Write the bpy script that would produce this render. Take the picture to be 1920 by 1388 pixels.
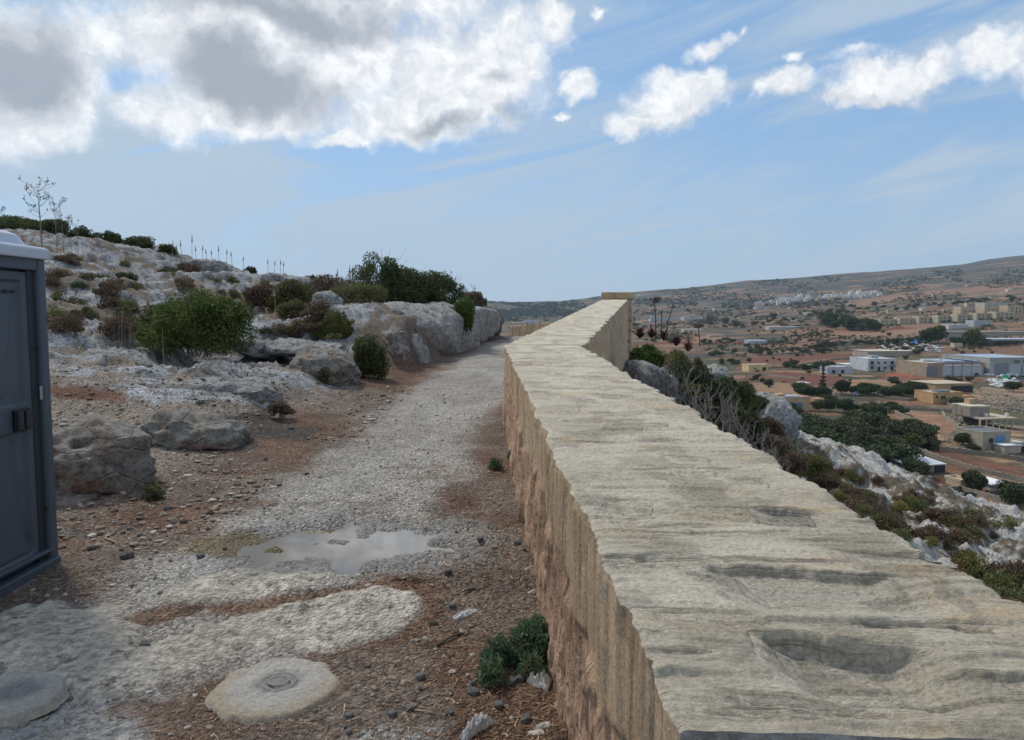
import bpy, math, random
import numpy as np
from mathutils import Vector, Matrix
R = math.radians
for o in list(bpy.data.objects): bpy.data.objects.remove(o)
sc = bpy.context.scene
# ------------------------------------------------------------ camera
F = 1400.0; CX, CY = 960.0, 694.0; PITCH = R(4.45); CAMZ = 1.7
cam_d = bpy.data.cameras.new('camera'); cam = bpy.data.objects.new('camera', cam_d)
sc.collection.objects.link(cam); sc.camera = cam
cam.location = (0, 0, CAMZ); cam.rotation_euler = (math.pi/2 - PITCH, 0, 0)
cam_d.sensor_width = 36; cam_d.lens = 36*F/1920; cam_d.clip_start = .05; cam_d.clip_end = 40000
CP, SP = math.cos(PITCH), math.sin(PITCH)
# ------------------------------------------------------------ view
sc.view_settings.view_transform = 'Standard'; sc.view_settings.look = 'None'
sc.view_settings.gamma = 1; sc.view_settings.use_curve_mapping = False
sc.view_settings.exposure = 0.0
sc.render.engine = 'CYCLES'
sc.cycles.max_bounces = 5; sc.cycles.diffuse_bounces = 2; sc.cycles.glossy_bounces = 2
sc.cycles.volume_bounces = 0; sc.cycles.transparent_max_bounces = 6
SUN_AZ, SUN_EL = -42.0, 49.0        # degrees: left of straight ahead, height
# ------------------------------------------------------------ helpers for nodes
def ray(px, py):
    u = (px-CX)/F; v = -(py-CY)/F
    return (u, CP+v*SP, -SP+v*CP)
def P(px, py, Y):
    d = ray(px, py); k = Y/d[1]
    return Vector((d[0]*k, Y, CAMZ+d[2]*k))
def pixof(X, Y, Z):
    dz = Z-CAMZ
    dep = Y*CP - dz*SP; up = Y*SP + dz*CP
    return CX+F*X/dep, CY-F*up/dep
class NT:
    def __init__(s, nt): s.nt = nt; s.n = nt.nodes; s.l = nt.links
    def node(s, t, **kw):
        n = s.n.new(t)
        for k, v in kw.items(): setattr(n, k, v)
        return n
    def val(s, sock, v):
        if isinstance(v, bpy.types.NodeSocket): s.l.new(v, sock)
        elif v is not None: sock.default_value = v
    def math(s, op, a, b=None, c=None, clamp=False):
        n = s.n.new('ShaderNodeMath'); n.operation = op; n.use_clamp = clamp
        s.val(n.inputs[0], a); s.val(n.inputs[1], b)
        if c is not None: s.val(n.inputs[2], c)
        return n.outputs[0]
    def ramp(s, x, a, b, lo=0., hi=1., smooth=True):
        n = s.n.new('ShaderNodeMapRange'); n.interpolation_type = 'SMOOTHSTEP' if smooth else 'LINEAR'
        s.val(n.inputs[0], x); n.inputs[1].default_value = a; n.inputs[2].default_value = b
        n.inputs[3].default_value = lo; n.inputs[4].default_value = hi
        return n.outputs[0]
    def mix(s, f, a, b, mode='MIX'):
        n = s.n.new('ShaderNodeMix'); n.data_type = 'RGBA'; n.blend_type = mode
        s.val(n.inputs[0], f)
        for i, v in ((6, a), (7, b)):
            if isinstance(v, (tuple, list)): v = (*v[:3], 1)
            s.val(n.inputs[i], v)
        return n.outputs[2]
    def noise(s, vec, scale, detail=5, rough=.55, dist=0.):
        n = s.n.new('ShaderNodeTexNoise'); s.val(n.inputs['Vector'], vec)
        n.inputs['Scale'].default_value = scale; n.inputs['Detail'].default_value = detail
        n.inputs['Roughness'].default_value = rough; n.inputs['Distortion'].default_value = dist
        return n.outputs[0]
    def voro(s, vec, scale, feature='F1', out='Distance', rnd=1.):
        n = s.n.new('ShaderNodeTexVoronoi'); n.feature = feature; s.val(n.inputs['Vector'], vec)
        n.inputs['Scale'].default_value = scale
        if 'Randomness' in n.inputs: n.inputs['Randomness'].default_value = rnd
        return n.outputs[out]
    def mapping(s, vec, scale=(1, 1, 1), loc=(0, 0, 0), rot=(0, 0, 0), vt='POINT'):
        n = s.n.new('ShaderNodeMapping'); n.vector_type = vt; s.val(n.inputs[0], vec)
        n.inputs['Location'].default_value = loc; n.inputs['Rotation'].default_value = rot
        n.inputs['Scale'].default_value = scale
        return n.outputs[0]
    def bump(s, h, strength=.5, dist=.02, normal=None):
        n = s.n.new('ShaderNodeBump'); s.val(n.inputs['Height'], h)
        n.inputs['Strength'].default_value = strength; n.inputs['Distance'].default_value = dist
        if normal is not None: s.val(n.inputs['Normal'], normal)
        return n.outputs[0]
# ------------------------------------------------------------ world: Nishita sky with clouds
W = bpy.data.worlds.new('World'); sc.world = W; W.use_nodes = True
w = NT(W.node_tree); w.n.clear()
wo = w.node('ShaderNodeOutputWorld'); bg = w.node('ShaderNodeBackground'); w.l.new(bg.outputs[0], wo.inputs[0])
SKY_S = .10
bg.inputs[1].default_value = SKY_S
sky = w.node('ShaderNodeTexSky'); sky.sky_type = 'NISHITA'; sky.sun_disc = False
sky.sun_elevation = R(SUN_EL); sky.sun_rotation = R(SUN_AZ); sky.altitude = 150; sky.air_density = 1.0; sky.dust_density = .6; sky.ozone_density = 2.2
tc = w.node('ShaderNodeTexCoord'); D = tc.outputs['Generated']
sp = w.node('ShaderNodeSeparateXYZ'); w.l.new(D, sp.inputs[0])
az = w.math('ARCTAN2', sp.outputs[0], sp.outputs[1]); el = w.math('ARCSINE', sp.outputs[2])
cb = w.node('ShaderNodeCombineXYZ'); w.l.new(az, cb.inputs[0]); w.l.new(el, cb.inputs[1]); AE = cb.outputs[0]
# domain-warped coordinates so that cloud outlines billow
wn = w.node('ShaderNodeTexNoise'); w.l.new(AE, wn.inputs['Vector']); wn.inputs['Scale'].default_value = 9; wn.inputs['Detail'].default_value = 7; wn.inputs['Roughness'].default_value = .62
vs = w.node('ShaderNodeVectorMath', operation='SUBTRACT'); w.l.new(wn.outputs['Color'], vs.inputs[0]); vs.inputs[1].default_value = (.5, .5, .5)
vm = w.node('ShaderNodeVectorMath', operation='SCALE'); w.l.new(vs.outputs[0], vm.inputs[0]); vm.inputs['Scale'].default_value = .11
va = w.node('ShaderNodeVectorMath', operation='ADD'); w.l.new(AE, va.inputs[0]); w.l.new(vm.outputs[0], va.inputs[1])
AW0 = va.outputs[0]
sz = w.node('ShaderNodeVectorMath', operation='MULTIPLY'); w.l.new(AW0, sz.inputs[0]); sz.inputs[1].default_value = (1, 1, 0); AW = sz.outputs[0]
def azel(px, py):
    d = Vector(ray(px, py)).normalized()
    return math.atan2(d.x, d.y), math.asin(d.z)
def blobs(lst, coord):
    acc = None
    for (px, py, rx, ry, rot, s) in lst:
        a, e = azel(px, py)
        m = w.mapping(coord, scale=(rx/F, ry/F, 1), loc=(a, e, 0), rot=(0, 0, R(rot)), vt='TEXTURE')
        ln = w.node('ShaderNodeVectorMath', operation='LENGTH'); w.l.new(m, ln.inputs[0])
        b = w.math('MULTIPLY', w.math('SUBTRACT', 1.0, ln.outputs['Value']), s)
        if acc is None: acc = b
        else:
            n = w.node('ShaderNodeMath', operation='SMOOTH_MAX'); w.l.new(acc, n.inputs[0]); w.l.new(b, n.inputs[1]); n.inputs[2].default_value = .25
            acc = n.outputs[0]
    return acc
CL = [(10,130,190,130,0,1.1),(70,240,110,50,0,.8),(200,60,110,60,0,.7),(300,215,110,55,0,.65),(520,90,320,140,0,1.25),(600,-60,420,110,0,1.2),(470,200,210,60,0,1.),
      (880,140,180,110,0,1.1),(800,215,210,65,5,1.1),(650,258,60,22,0,.9),(940,60,90,60,0,.8),(1000,110,60,60,0,.8),
      (1078,150,52,40,10,.95),(1035,38,42,38,-30,.75),(1048,207,30,12,0,.7),(1130,20,26,14,30,.55),
      (1262,182,100,48,4,1.05),(1195,222,78,32,6,.95),(1318,160,50,34,0,.85),(1240,140,50,22,0,.5),(1335,92,60,22,18,.62),(1380,66,24,24,30,.55),
      (1468,172,72,36,10,1.),(1488,108,24,14,0,.65),
      (1650,140,95,44,0,1.05),(1605,178,65,26,5,.95),(1735,120,75,32,8,.9),(1600,100,60,14,10,.45),(1885,95,75,36,15,.9),(1960,110,70,40,0,.8)]
DK = [(20,120,120,90,0,1.3),(90,100,70,80,20,.9),(540,20,300,50,0,1.1),(480,150,190,75,-8,1.2),(390,110,110,60,0,.9),(830,235,90,26,0,.75),(960,220,70,24,0,.6),(930,150,50,26,0,.4),(1680,180,90,24,5,.7),(1260,225,90,16,15,.35),(1480,195,50,14,8,.35),(600,-90,380,80,0,1.)]
field = blobs(CL, AW)
fine = w.noise(AE, 26, 8, .66)
med = w.noise(AE, 8, 6, .6)
dens = w.math('ADD', w.math('ADD', field, w.math('MULTIPLY', w.math('SUBTRACT', med, .5), .55)), w.math('MULTIPLY', w.math('SUBTRACT', fine, .5), .75))
mask = w.ramp(dens, .0, .55)
# scattered clouds over the rest of the sky, outside the photographed part
oth = w.noise(w.mapping(D, scale=(1, 1, 2.4)), 2.6, 8, .55)
back = w.ramp(sp.outputs[1], -.25, .45, 1, 0)
up = w.ramp(sp.outputs[2], .55, .8, 0, 1)
omask = w.math('MULTIPLY', w.ramp(oth, .47, .62), w.math('MAXIMUM', back, up))
mask = w.math('MAXIMUM', mask, w.math('MULTIPLY', omask, w.ramp(sp.outputs[2], .02, .15)))
dark = blobs(DK, AW)
soft = w.noise(AE, 12, 5, .6)
dk = w.ramp(w.math('ADD', dark, w.math('MULTIPLY', w.math('SUBTRACT', soft, .5), 1.3)), -.12, .85)
bil = w.noise(AW0, 34, 6, .6)
white = w.mix(w.ramp(bil, .3, .7), (7.6, 7.9, 8.4), (10.8, 10.9, 10.9))
ccol = w.mix(w.math('MULTIPLY', dk, .93), white, (3.55, 3.95, 4.6))
# thin high veil: long soft streaks
st = w.mapping(w.mapping(AE, rot=(0, 0, R(-12))), scale=(1.5, 8.5, 1))
veil = w.noise(st, 1.5, 7, .60, .9)
veil2 = w.ramp(veil, .40, .62)
leftv = w.ramp(az, -.15, -.75, 0, .55)
hz = w.ramp(el, -.02, .27, 1.0, .12)
vamt = w.math('MULTIPLY', w.math('ADD', w.math('ADD', w.math('MULTIPLY', veil2, .95), hz), w.math('MULTIPLY', w.math('MULTIPLY', leftv, w.math('ADD', .45, veil2)), w.ramp(el, .45, .2, .5, 1.3))), .80, clamp=True)
skyc = w.mix(1.0, sky.outputs[0], (1.02, 1.24, 1.42), 'MULTIPLY')
skyc = w.mix(.6, skyc, (2.55, 4.45, 7.0))
base = w.mix(vamt, skyc, (4.7, 5.85, 7.1))
final = w.mix(w.math('MULTIPLY', mask, .97), base, ccol)
w.l.new(final, bg.inputs[0])
# ------------------------------------------------------------ sun
sd = bpy.data.lights.new('sun', 'SUN'); sd.energy = 3.1; sd.angle = R(9.0); sd.color = (1, .93, .82)
so = bpy.data.objects.new('sun', sd); sc.collection.objects.link(so)
sv = Vector((math.sin(R(SUN_AZ))*math.cos(R(SUN_EL)), math.cos(R(SUN_AZ))*math.cos(R(SUN_EL)), math.sin(R(SUN_EL))))
so.rotation_euler = sv.to_track_quat('Z', 'Y').to_euler()
# ------------------------------------------------------------ object helpers
col = sc.collection
def tag(o, label=None, cat=None, group=None, kind=None):
    if label: o['label'] = label
    if cat: o['category'] = cat
    if group: o['group'] = group
    if kind: o['kind'] = kind
    return o
def empty(name, loc=(0, 0, 0), rz=0, label=None, cat=None, group=None):
    o = bpy.data.objects.new(name, None); col.objects.link(o); o.location = loc; o.rotation_euler = (0, 0, rz)
    o.empty_display_size = .1
    return tag(o, label, cat, group)
def mesh_np(name, V, Fc, mat=None, smooth=True, attrs=None):
    V = np.asarray(V, np.float32); Fc = np.asarray(Fc, np.int32)
    me = bpy.data.meshes.new(name); n = Fc.shape[1]
    me.vertices.add(len(V)); me.vertices.foreach_set('co', V.ravel())
    me.loops.add(Fc.size); me.loops.foreach_set('vertex_index', Fc.ravel())
    me.polygons.add(len(Fc)); me.polygons.foreach_set('loop_start', np.arange(0, Fc.size, n, dtype=np.int32))
    me.polygons.foreach_set('loop_total', np.full(len(Fc), n, np.int32))
    me.polygons.foreach_set('use_smooth', np.full(len(Fc), smooth, bool))
    me.update(calc_edges=True)
    for k, (t, a) in (attrs or {}).items():
        at = me.attributes.new(k, t, 'POINT')
        if t == 'FLOAT_COLOR': at.data.foreach_set('color', np.asarray(a, np.float32).ravel())
        elif t == 'FLOAT_VECTOR': at.data.foreach_set('vector', np.asarray(a, np.float32).ravel())
        else: at.data.foreach_set('value', np.asarray(a, np.float32).ravel())
    if mat: me.materials.append(mat)
    return me
def obj(name, me, parent=None, loc=None, rz=None):
    o = bpy.data.objects.new(name, me); col.objects.link(o)
    if parent: o.parent = parent
    if loc is not None: o.location = loc
    if rz is not None: o.rotation_euler = (0, 0, rz)
    return o
class MB:
    """collects quads and tris into one mesh"""
    def __init__(s): s.v = []; s.f = []
    def box(s, c, d, rz=0, tx=1., ty=1., ang=None):
        """centre, size; tx,ty = taper of the top"""
        b = len(s.v); M = Matrix.Rotation(rz, 3, 'Z')
        for k in (-1, 1):
            for (i, j) in ((-1, -1), (1, -1), (1, 1), (-1, 1)):
                a = (tx, ty) if k > 0 else (1, 1)
                p = M @ Vector((i*d[0]/2*a[0], j*d[1]/2*a[1], k*d[2]/2)); s.v.append(tuple(p+Vector(c)))
        for q in ((0, 3, 2, 1), (4, 5, 6, 7), (0, 1, 5, 4), (1, 2, 6, 5), (2, 3, 7, 6), (3, 0, 4, 7)): s.f.append(tuple(b+i for i in q))
        return s
    def quad(s, *p):
        b = len(s.v); s.v += [tuple(x) for x in p]; s.f.append(tuple(range(b, b+len(p)))); return s
    def tube(s, pts, r0, r1=None, n=4):
        r1 = r0 if r1 is None else r1; b = len(s.v); m = len(pts); pts = [Vector(p) for p in pts]
        for i, p in enumerate(pts):
            t = (pts[min(i+1, m-1)]-pts[max(i-1, 0)])
            if t.length < 1e-6: t = Vector((0, 0, 1))
            t.normalize(); a = t.orthogonal().normalized(); c = t.cross(a); r = r0+(r1-r0)*i/max(1, m-1)
            for k in range(n):
                g = 2*math.pi*k/n; s.v.append(tuple(p+a*math.cos(g)*r+c*math.sin(g)*r))
        for i in range(m-1):
            for k in range(n):
                s.f.append((b+i*n+k, b+i*n+(k+1) % n, b+(i+1)*n+(k+1) % n, b+(i+1)*n+k))
        s.f.append(tuple(b+k for k in range(n))[::-1]); s.f.append(tuple(b+(m-1)*n+k for k in range(n)))
        return s
    def build(s, name, mat, parent=None, smooth=False, bevel=0, loc=None):
        me = bpy.data.meshes.new(name); me.from_pydata(s.v, [], s.f); me.materials.append(mat)
        if smooth: me.polygons.foreach_set('use_smooth', [True]*len(me.polygons))
        me.update(); o = obj(name, me, parent, loc)
        if bevel:
            m = o.modifiers.new('bevel', 'BEVEL'); m.width = bevel; m.segments = 2; m.limit_method = 'ANGLE'
        return o
# ------------------------------------------------------------ numpy noise
def _h(i, j, k):
    n = (i*374761393 + j*668265263 + k*2147483647*3 + k*40503).astype(np.int64) & 0xffffffff
    n = ((n ^ (n >> 13))*1274126177) & 0xffffffff
    n = ((n ^ (n >> 16))*2246822519) & 0xffffffff
    return ((n ^ (n >> 15)) & 0xffffff)/float(0xffffff)
def vn(x, y, z=0.):
    x, y, z = np.broadcast_arrays(np.asarray(x, float), np.asarray(y, float), np.asarray(z, float))
    xi = np.floor(x).astype(np.int64); yi = np.floor(y).astype(np.int64); zi = np.floor(z).astype(np.int64)
    fx = x-xi; fy = y-yi; fz = z-zi
    fx = fx*fx*(3-2*fx); fy = fy*fy*(3-2*fy); fz = fz*fz*(3-2*fz)
    def l2(k):
        a = _h(xi, yi, k); b = _h(xi+1, yi, k); c = _h(xi, yi+1, k); d = _h(xi+1, yi+1, k)
        return (a+(b-a)*fx) + ((c+(d-c)*fx)-(a+(b-a)*fx))*fy
    a = l2(zi)
    if np.all(fz == 0): return a*2-1
    b = l2(zi+1)
    return (a+(b-a)*fz)*2-1
def fbm(x, y, z=0., o=4, g=.5):
    s = 0.; a = 1.; t = 0.
    for i in range(o):
        s = s+a*vn(x*2**i+17.3*i, y*2**i-9.1*i, np.asarray(z)*2**i if np.any(z) else 0.+3*i); t += a; a *= g
    return s/t
def sst(x, a, b):
    t = np.clip((x-a)/(b-a), 0, 1); return t*t*(3-2*t)
# ------------------------------------------------------------ terrain functions
def path_z(Y): return np.interp(Y, [-20, 0, 21, 25, 30, 45, 60, 90], [-.75, 0, .80, .88, .62, -.1, -1.6, -6])
def wall_lx(Y): return np.interp(Y, [-6, 9.1, 31, 60], [.351+.29, -.09, 3.73, 8.8])
def wall_rx(Y): return np.interp(Y, [-6, 8.95, 31, 60], [1.274+.29, .84, 4.76, 9.9])
def path_l(Y): return np.interp(Y, [-6, 3, 5, 6.5, 8, 12.7, 18, 24.8, 35], [-2.6, -2.5, -2.34, -2.2, -2.0, -1.75, -1.25, -.35, .4])
V_Y = np.array([150, 200, 300, 450, 600, 750, 1000, 1500, 2200, 3000, 4000, 5200, 9000.])
V_P = np.array([500, 905, 960, 1050, 1200, 1300, 1400, 1460, 1522, 1584, 1671, 1725, 1793, 1847, 1920, 2300])
SKYL = np.array([567, 564, 566, 565, 547, 537, 526, 522, 518, 513, 506, 502, 497, 487, 479, 470.])
_c = {500: [900, 815, 745, 705, 680, 660, 640, 620, 606, 594],
      960: [900, 815, 745, 705, 680, 660, 640, 620, 606, 592],
      1200: [900, 815, 745, 703, 675, 652, 633, 613, 594, 573],
      1500: [902, 815, 745, 700, 667, 641, 616, 590, 566, 543],
      1920: [925, 838, 757, 697, 640, 606, 580, 556, 530, 507],
      2300: [935, 845, 760, 695, 636, 600, 572, 548, 520, 500]}
_cp = np.array(sorted(_c)); _ct = np.array([_c[k] for k in sorted(_c)], float)
V_T = np.zeros((len(V_P), len(V_Y)))
for j in range(10): V_T[:, j] = np.interp(V_P, _cp, _ct[:, j])
V_T[:, 10] = SKYL; V_T[:, 11] = SKYL+10; V_T[:, 12] = SKYL+30
def valley_z(X, Y):
    Yc = np.clip(Y, 150, 9000)
    px = np.clip(CX+F*X/Yc, 500, 2300)
    ly = np.log(Yc); L = np.log(V_Y)
    j = np.clip(np.searchsorted(L, ly, side='right')-1, 0, len(L)-2); fj = (ly-L[j])/(L[j+1]-L[j])
    i = np.clip(np.searchsorted(V_P, px, side='right')-1, 0, len(V_P)-2); fi = (px-V_P[i])/(V_P[i+1]-V_P[i])
    py = (V_T[i, j]*(1-fi)+V_T[i+1, j]*fi)*(1-fj) + (V_T[i, j+1]*(1-fi)+V_T[i+1, j+1]*fi)*fj
    v = -(py-CY)/F
    z = CAMZ + Yc*(-SP+v*CP)/(CP+v*SP)
    z = z + fbm(X/260., Y/260., o=4)*np.clip(Yc*.0045, 0, 9)*sst(Yc, 500, 1500) + fbm(X/70., Y/70., 5., o=3)*.8
    z = z + fbm(X/900., Y/500., 2., o=5)*sst(Yc, 2500, 3800)*9
    return z
PUD = (-1.10, 4.70)
def near_z(X, Y):
    X = np.asarray(X, float); Y = np.asarray(Y, float)
    pz = path_z(Y); e = path_l(Y)-X
    n1 = fbm(X*.35, Y*.35, 1., o=4)
    k = np.interp(Y, [0, 5, 7, 9, 12, 20, 30, 33, 60], [0, .0, .045, .085, .10, .15, .235, .22, -.15])
    ee = np.clip(e, 0, 60)
    rise = ee*k*(1+sst(Y, 20, 28)*(.15-.0125*np.minimum(ee, 24)))
    ledge = np.interp(Y, [0, 14, 15.6, 22, 25.5, 29], [0, 0, 1.0, .9, .45, 0])*sst(e, .25, .75)*(1-sst(e, 3.0, 7))
    mid = .28*sst(e, .9, 1.6)*sst(Y, 8.3, 9.6)
    rise = np.maximum(rise, ledge) + mid
    # karst terraces on the left hillside
    rk = sst(e, .9, 2.2)*sst(Y, 8.5, 11.5)
    q = rise + n1*.38*rk + fbm(X*1.1+5, Y*1.1, 2., o=4)*.17*rk
    L = .30; qq = q/L; fl = np.floor(qq); fr = qq-fl
    ter = L*(fl+sst(fr, .55, .95)*.85+fr*.15)
    q = q*(1-.85*rk)+ter*.85*rk
    q = q + rk*(fbm(X*3.1, Y*3.1, 4., o=4)*.11 - np.abs(fbm(X*4.2, Y*4.2, 7., o=3))*.15 - sst(np.abs(fbm(X*1.7+3, Y*3.4, 51., o=5)), .10, .01)*.07)
    q = q*sst(e, -.1, .4)
    # gentle relief on the rest
    soft = fbm(X*.9, Y*.9, 3., o=3)*.03 + fbm(X*4, Y*4, 8., o=4)*.012*sst(np.abs(Y), 0, 3)
    z = pz + q + soft
    # puddle basin, level
    d = np.hypot((X-PUD[0])/.98, (Y-PUD[1])/.70)
    m = 1-sst(d, 1.0, 1.8)
    basin = path_z(PUD[1]) + .034*sst(d, .52, .92) - (1-sst(d, .2, .8))*.022 + fbm(X*6, Y*6, 6., o=5)*.060 + fbm(X*2.2, Y*2.2, 9., o=2)*.016
    z = z*(1-m)+basin*m
    # right of the wall: rocky slope falling away
    wr = wall_rx(Y); s = np.clip(X-wr+.25, 0, 400)
    b0 = np.interp(Y, [-5, 6, 12, 31, 40, 60], [-.45, -.5, -.55, -.75, -2, -5])
    rim = 26+.55*np.clip(X, 0, 60) + fbm(X*.1, Y*.1, 1., o=2)*4
    zr = b0 - .36*s + .18*np.clip(s-2, 0, 5)*0 - .62*np.clip(Y-rim, 0, 999)
    big = fbm(X*.22, Y*.22, 11., o=4)
    amp = sst(s, .5, 4)
    qr = zr + big*.9*amp + fbm(X*.9, Y*.9, 12., o=4)*.35*amp
    L = .55; qq = qr/L; fl = np.floor(qq); fr = qq-fl
    qr = qr*.45+.55*L*(fl+sst(fr, .5, .95)) + (fbm(X*2.4, Y*2.4, 13., o=4)*.24-np.abs(fbm(X*3.3, Y*3.3, 14., o=3))*.22)*amp
    tr = sst(X-(wall_lx(Y)*.5+wr*.5), -.05, .05)
    z = z*(1-tr)+qr*tr
    # beyond the crest everything drops
    z = z - .45*np.clip(Y-48, 0, 999)
    return z
def H(X, Y): 
    X = np.asarray(X, float); Y = np.asarray(Y, float)
    return np.maximum(near_z(X, Y), np.where(Y > 60, valley_z(X, Y), -99))
_RY = np.exp(np.linspace(math.log(1.6), math.log(5200), 2600)); _RV = np.exp(np.linspace(math.log(100), math.log(5200), 900))
def ground_at(px, py, ymin=1.6):
    d = ray(px, py)
    if ymin >= 50:      # on the valley land
        Y = _RV[_RV >= max(ymin, 100)]; X = d[0]/d[1]*Y; Z = CAMZ+d[2]/d[1]*Y; g = valley_z(X, Y)
    else:
        Y = _RY[(_RY >= ymin) & (_RY < 90)]; X = d[0]/d[1]*Y; Z = CAMZ+d[2]/d[1]*Y; g = near_z(X, Y)
    k = np.argmax(g >= Z)
    if g[k] < Z[k]: k = len(Y)-1
    if k == 0: return Vector((X[k], Y[k], g[k]))
    a, b = Z[k-1]-g[k-1], Z[k]-g[k]; f = a/(a-b) if a > b else 1.; f = min(1., max(0., f))
    return Vector((X[k-1]+(X[k]-X[k-1])*f, Y[k-1]+(Y[k]-Y[k-1])*f, g[k-1]+(g[k]-g[k-1])*f))
def gz(x, y): return float(H(x, y))
# ------------------------------------------------------------ materials
MATS = {}
def principled(name, color=(.5, .5, .5), rough=.8, metal=0.):
    m = bpy.data.materials.new(name); m.use_nodes = True; t = NT(m.node_tree)
    p = t.n['Principled BSDF']; p.inputs['Roughness'].default_value = rough; p.inputs['Metallic'].default_value = metal
    p.inputs['Base Color'].default_value = (*color, 1)
    if 'Specular IOR Level' in p.inputs: p.inputs['Specular IOR Level'].default_value = .3
    return m, t, p
def simple(name, color, rough=.8, metal=0., var=.12, scale=6., bump=0.):
    if name in MATS: return MATS[name]
    m, t, p = principled(name, color, rough, metal)
    oc = t.node('ShaderNodeTexCoord').outputs['Object']
    n = t.noise(oc, scale, 6, .6)
    c = t.mix(t.ramp(n, .3, .7), tuple(x*(1-var) for x in color), tuple(min(1, x*(1+var)) for x in color))
    t.l.new(c, p.inputs['Base Color'])
    if bump: t.l.new(t.bump(n, .6, bump), p.inputs['Normal'])
    MATS[name] = m; return m
def obj_coord(t): return t.node('ShaderNodeTexCoord').outputs['Object']
def attr(t, name, out='Color'):
    n = t.node('ShaderNodeAttribute', attribute_name=name); return n.outputs[out]
# near ground: colours come from the land map (soil, litter, limestone, gravel), grain from textures
def mat_near(name, gravel):
    m, t, p = principled(name, rough=.95)
    oc = obj_coord(t); c = attr(t, 'land'); rock = attr(t, 'rock', 'Fac'); wet = attr(t, 'wet', 'Fac')
    g1 = t.voro(oc, 55, out='Color'); g2 = t.voro(oc, 140, out='Color')
    bw = t.node('ShaderNodeSeparateColor'); t.l.new(g1, bw.inputs[0]); v1 = bw.outputs[0]
    bw2 = t.node('ShaderNodeSeparateColor'); t.l.new(g2, bw2.inputs[0]); v2 = bw2.outputs[0]
    n1 = t.noise(oc, 3.2, 8, .65); n2 = t.noise(oc, 22, 8, .7)
    sp1 = t.ramp(v1, 0, 1, .52, 1.48, False); sp2 = t.ramp(v2, 0, 1, .62, 1.38, False)
    k = t.math('MULTIPLY', sp1, sp2)
    kr = t.ramp(n2, .3, .68, .42, 1.42)
    kk = t.node('ShaderNodeMix', data_type='FLOAT'); t.val(kk.inputs[0], rock); t.val(kk.inputs[2], k); t.val(kk.inputs[3], kr)
    k = t.math('MULTIPLY', kk.outputs[0], t.ramp(n1, .25, .75, .78, 1.2))
    # dark solution pits and lichen on limestone
    pit = t.ramp(t.noise(oc, 9, 9, .75), .36, .47, 0, 1)
    pit2 = t.math('SUBTRACT', 1.0, t.math('MULTIPLY', t.math('SUBTRACT', 1.0, pit), t.math('MULTIPLY', rock, .75)))
    k = t.math('MULTIPLY', k, pit2)
    k = t.math('MULTIPLY', k, t.math('SUBTRACT', 1.0, t.math('MULTIPLY', wet, .45)))
    cc = t.node('ShaderNodeCombineXYZ')
    for i in range(3): t.l.new(k, cc.inputs[i])
    out = t.mix(1.0, c, cc.outputs[0], 'MULTIPLY')
    t.l.new(out, p.inputs['Base Color'])
    t.l.new(t.ramp(wet, 0, 1, .95, .25), p.inputs['Roughness'])
    h = t.math('ADD', t.math('MULTIPLY', t.voro(oc, 55), -1.0), t.math('MULTIPLY', t.noise(oc, 30, 8, .7), 1.4))
    h = t.math('ADD', h, t.math('MULTIPLY', t.noise(oc, 7, 8, .7), 2.5))
    t.l.new(t.bump(h, .9, .022), p.inputs['Normal'])
    return m
M_PATH = mat_near('gravel_path', True); M_HILL = mat_near('hillside_land', False)
def mat_rock(name, c0, c1, stain=None, scale=1.):
    m, t, p = principled(name, rough=.9); oc = obj_coord(t)
    a = t.noise(oc, 2.2*scale, 8, .65, .4); b = t.noise(oc, 11*scale, 9, .72); f = t.noise(oc, 50*scale, 6, .7)
    c = t.mix(t.ramp(a, .32, .68), c0, c1)
    if stain: c = t.mix(t.math('MULTIPLY', t.ramp(t.noise(oc, 1.7*scale, 7, .65, 1.2), .47, .62), .85), c, stain)
    k = t.math('MULTIPLY', t.ramp(b, .30, .62, .45, 1.15), t.ramp(f, .3, .7, .8, 1.2))
    cc = t.node('ShaderNodeCombineXYZ')
    for i in range(3): t.l.new(k, cc.inputs[i])
    t.l.new(t.mix(1., c, cc.outputs[0], 'MULTIPLY'), p.inputs['Base Color'])
    h = t.math('ADD', t.math('MULTIPLY', b, 1.6), t.math('MULTIPLY', f, .5))
    crk = t.ramp(t.voro(t.mapping(oc, scale=(1, 1, 1.7)), 3.2*scale, 'DISTANCE_TO_EDGE'), 0, .05, -.5, 0)
    h = t.math('ADD', h, crk)
    t.l.new(t.bump(h, 1., .075/scale), p.inputs['Normal']); return m
M_ROCK = mat_rock('grey_limestone', (.27, .27, .268), (.45, .45, .44))
M_ROCKB = mat_rock('stained_limestone', (.25, .235, .215), (.42, .40, .365), (.24, .145, .095))
M_CUT = mat_rock('cut_limestone', (.33, .325, .31), (.50, .49, .47))
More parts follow.
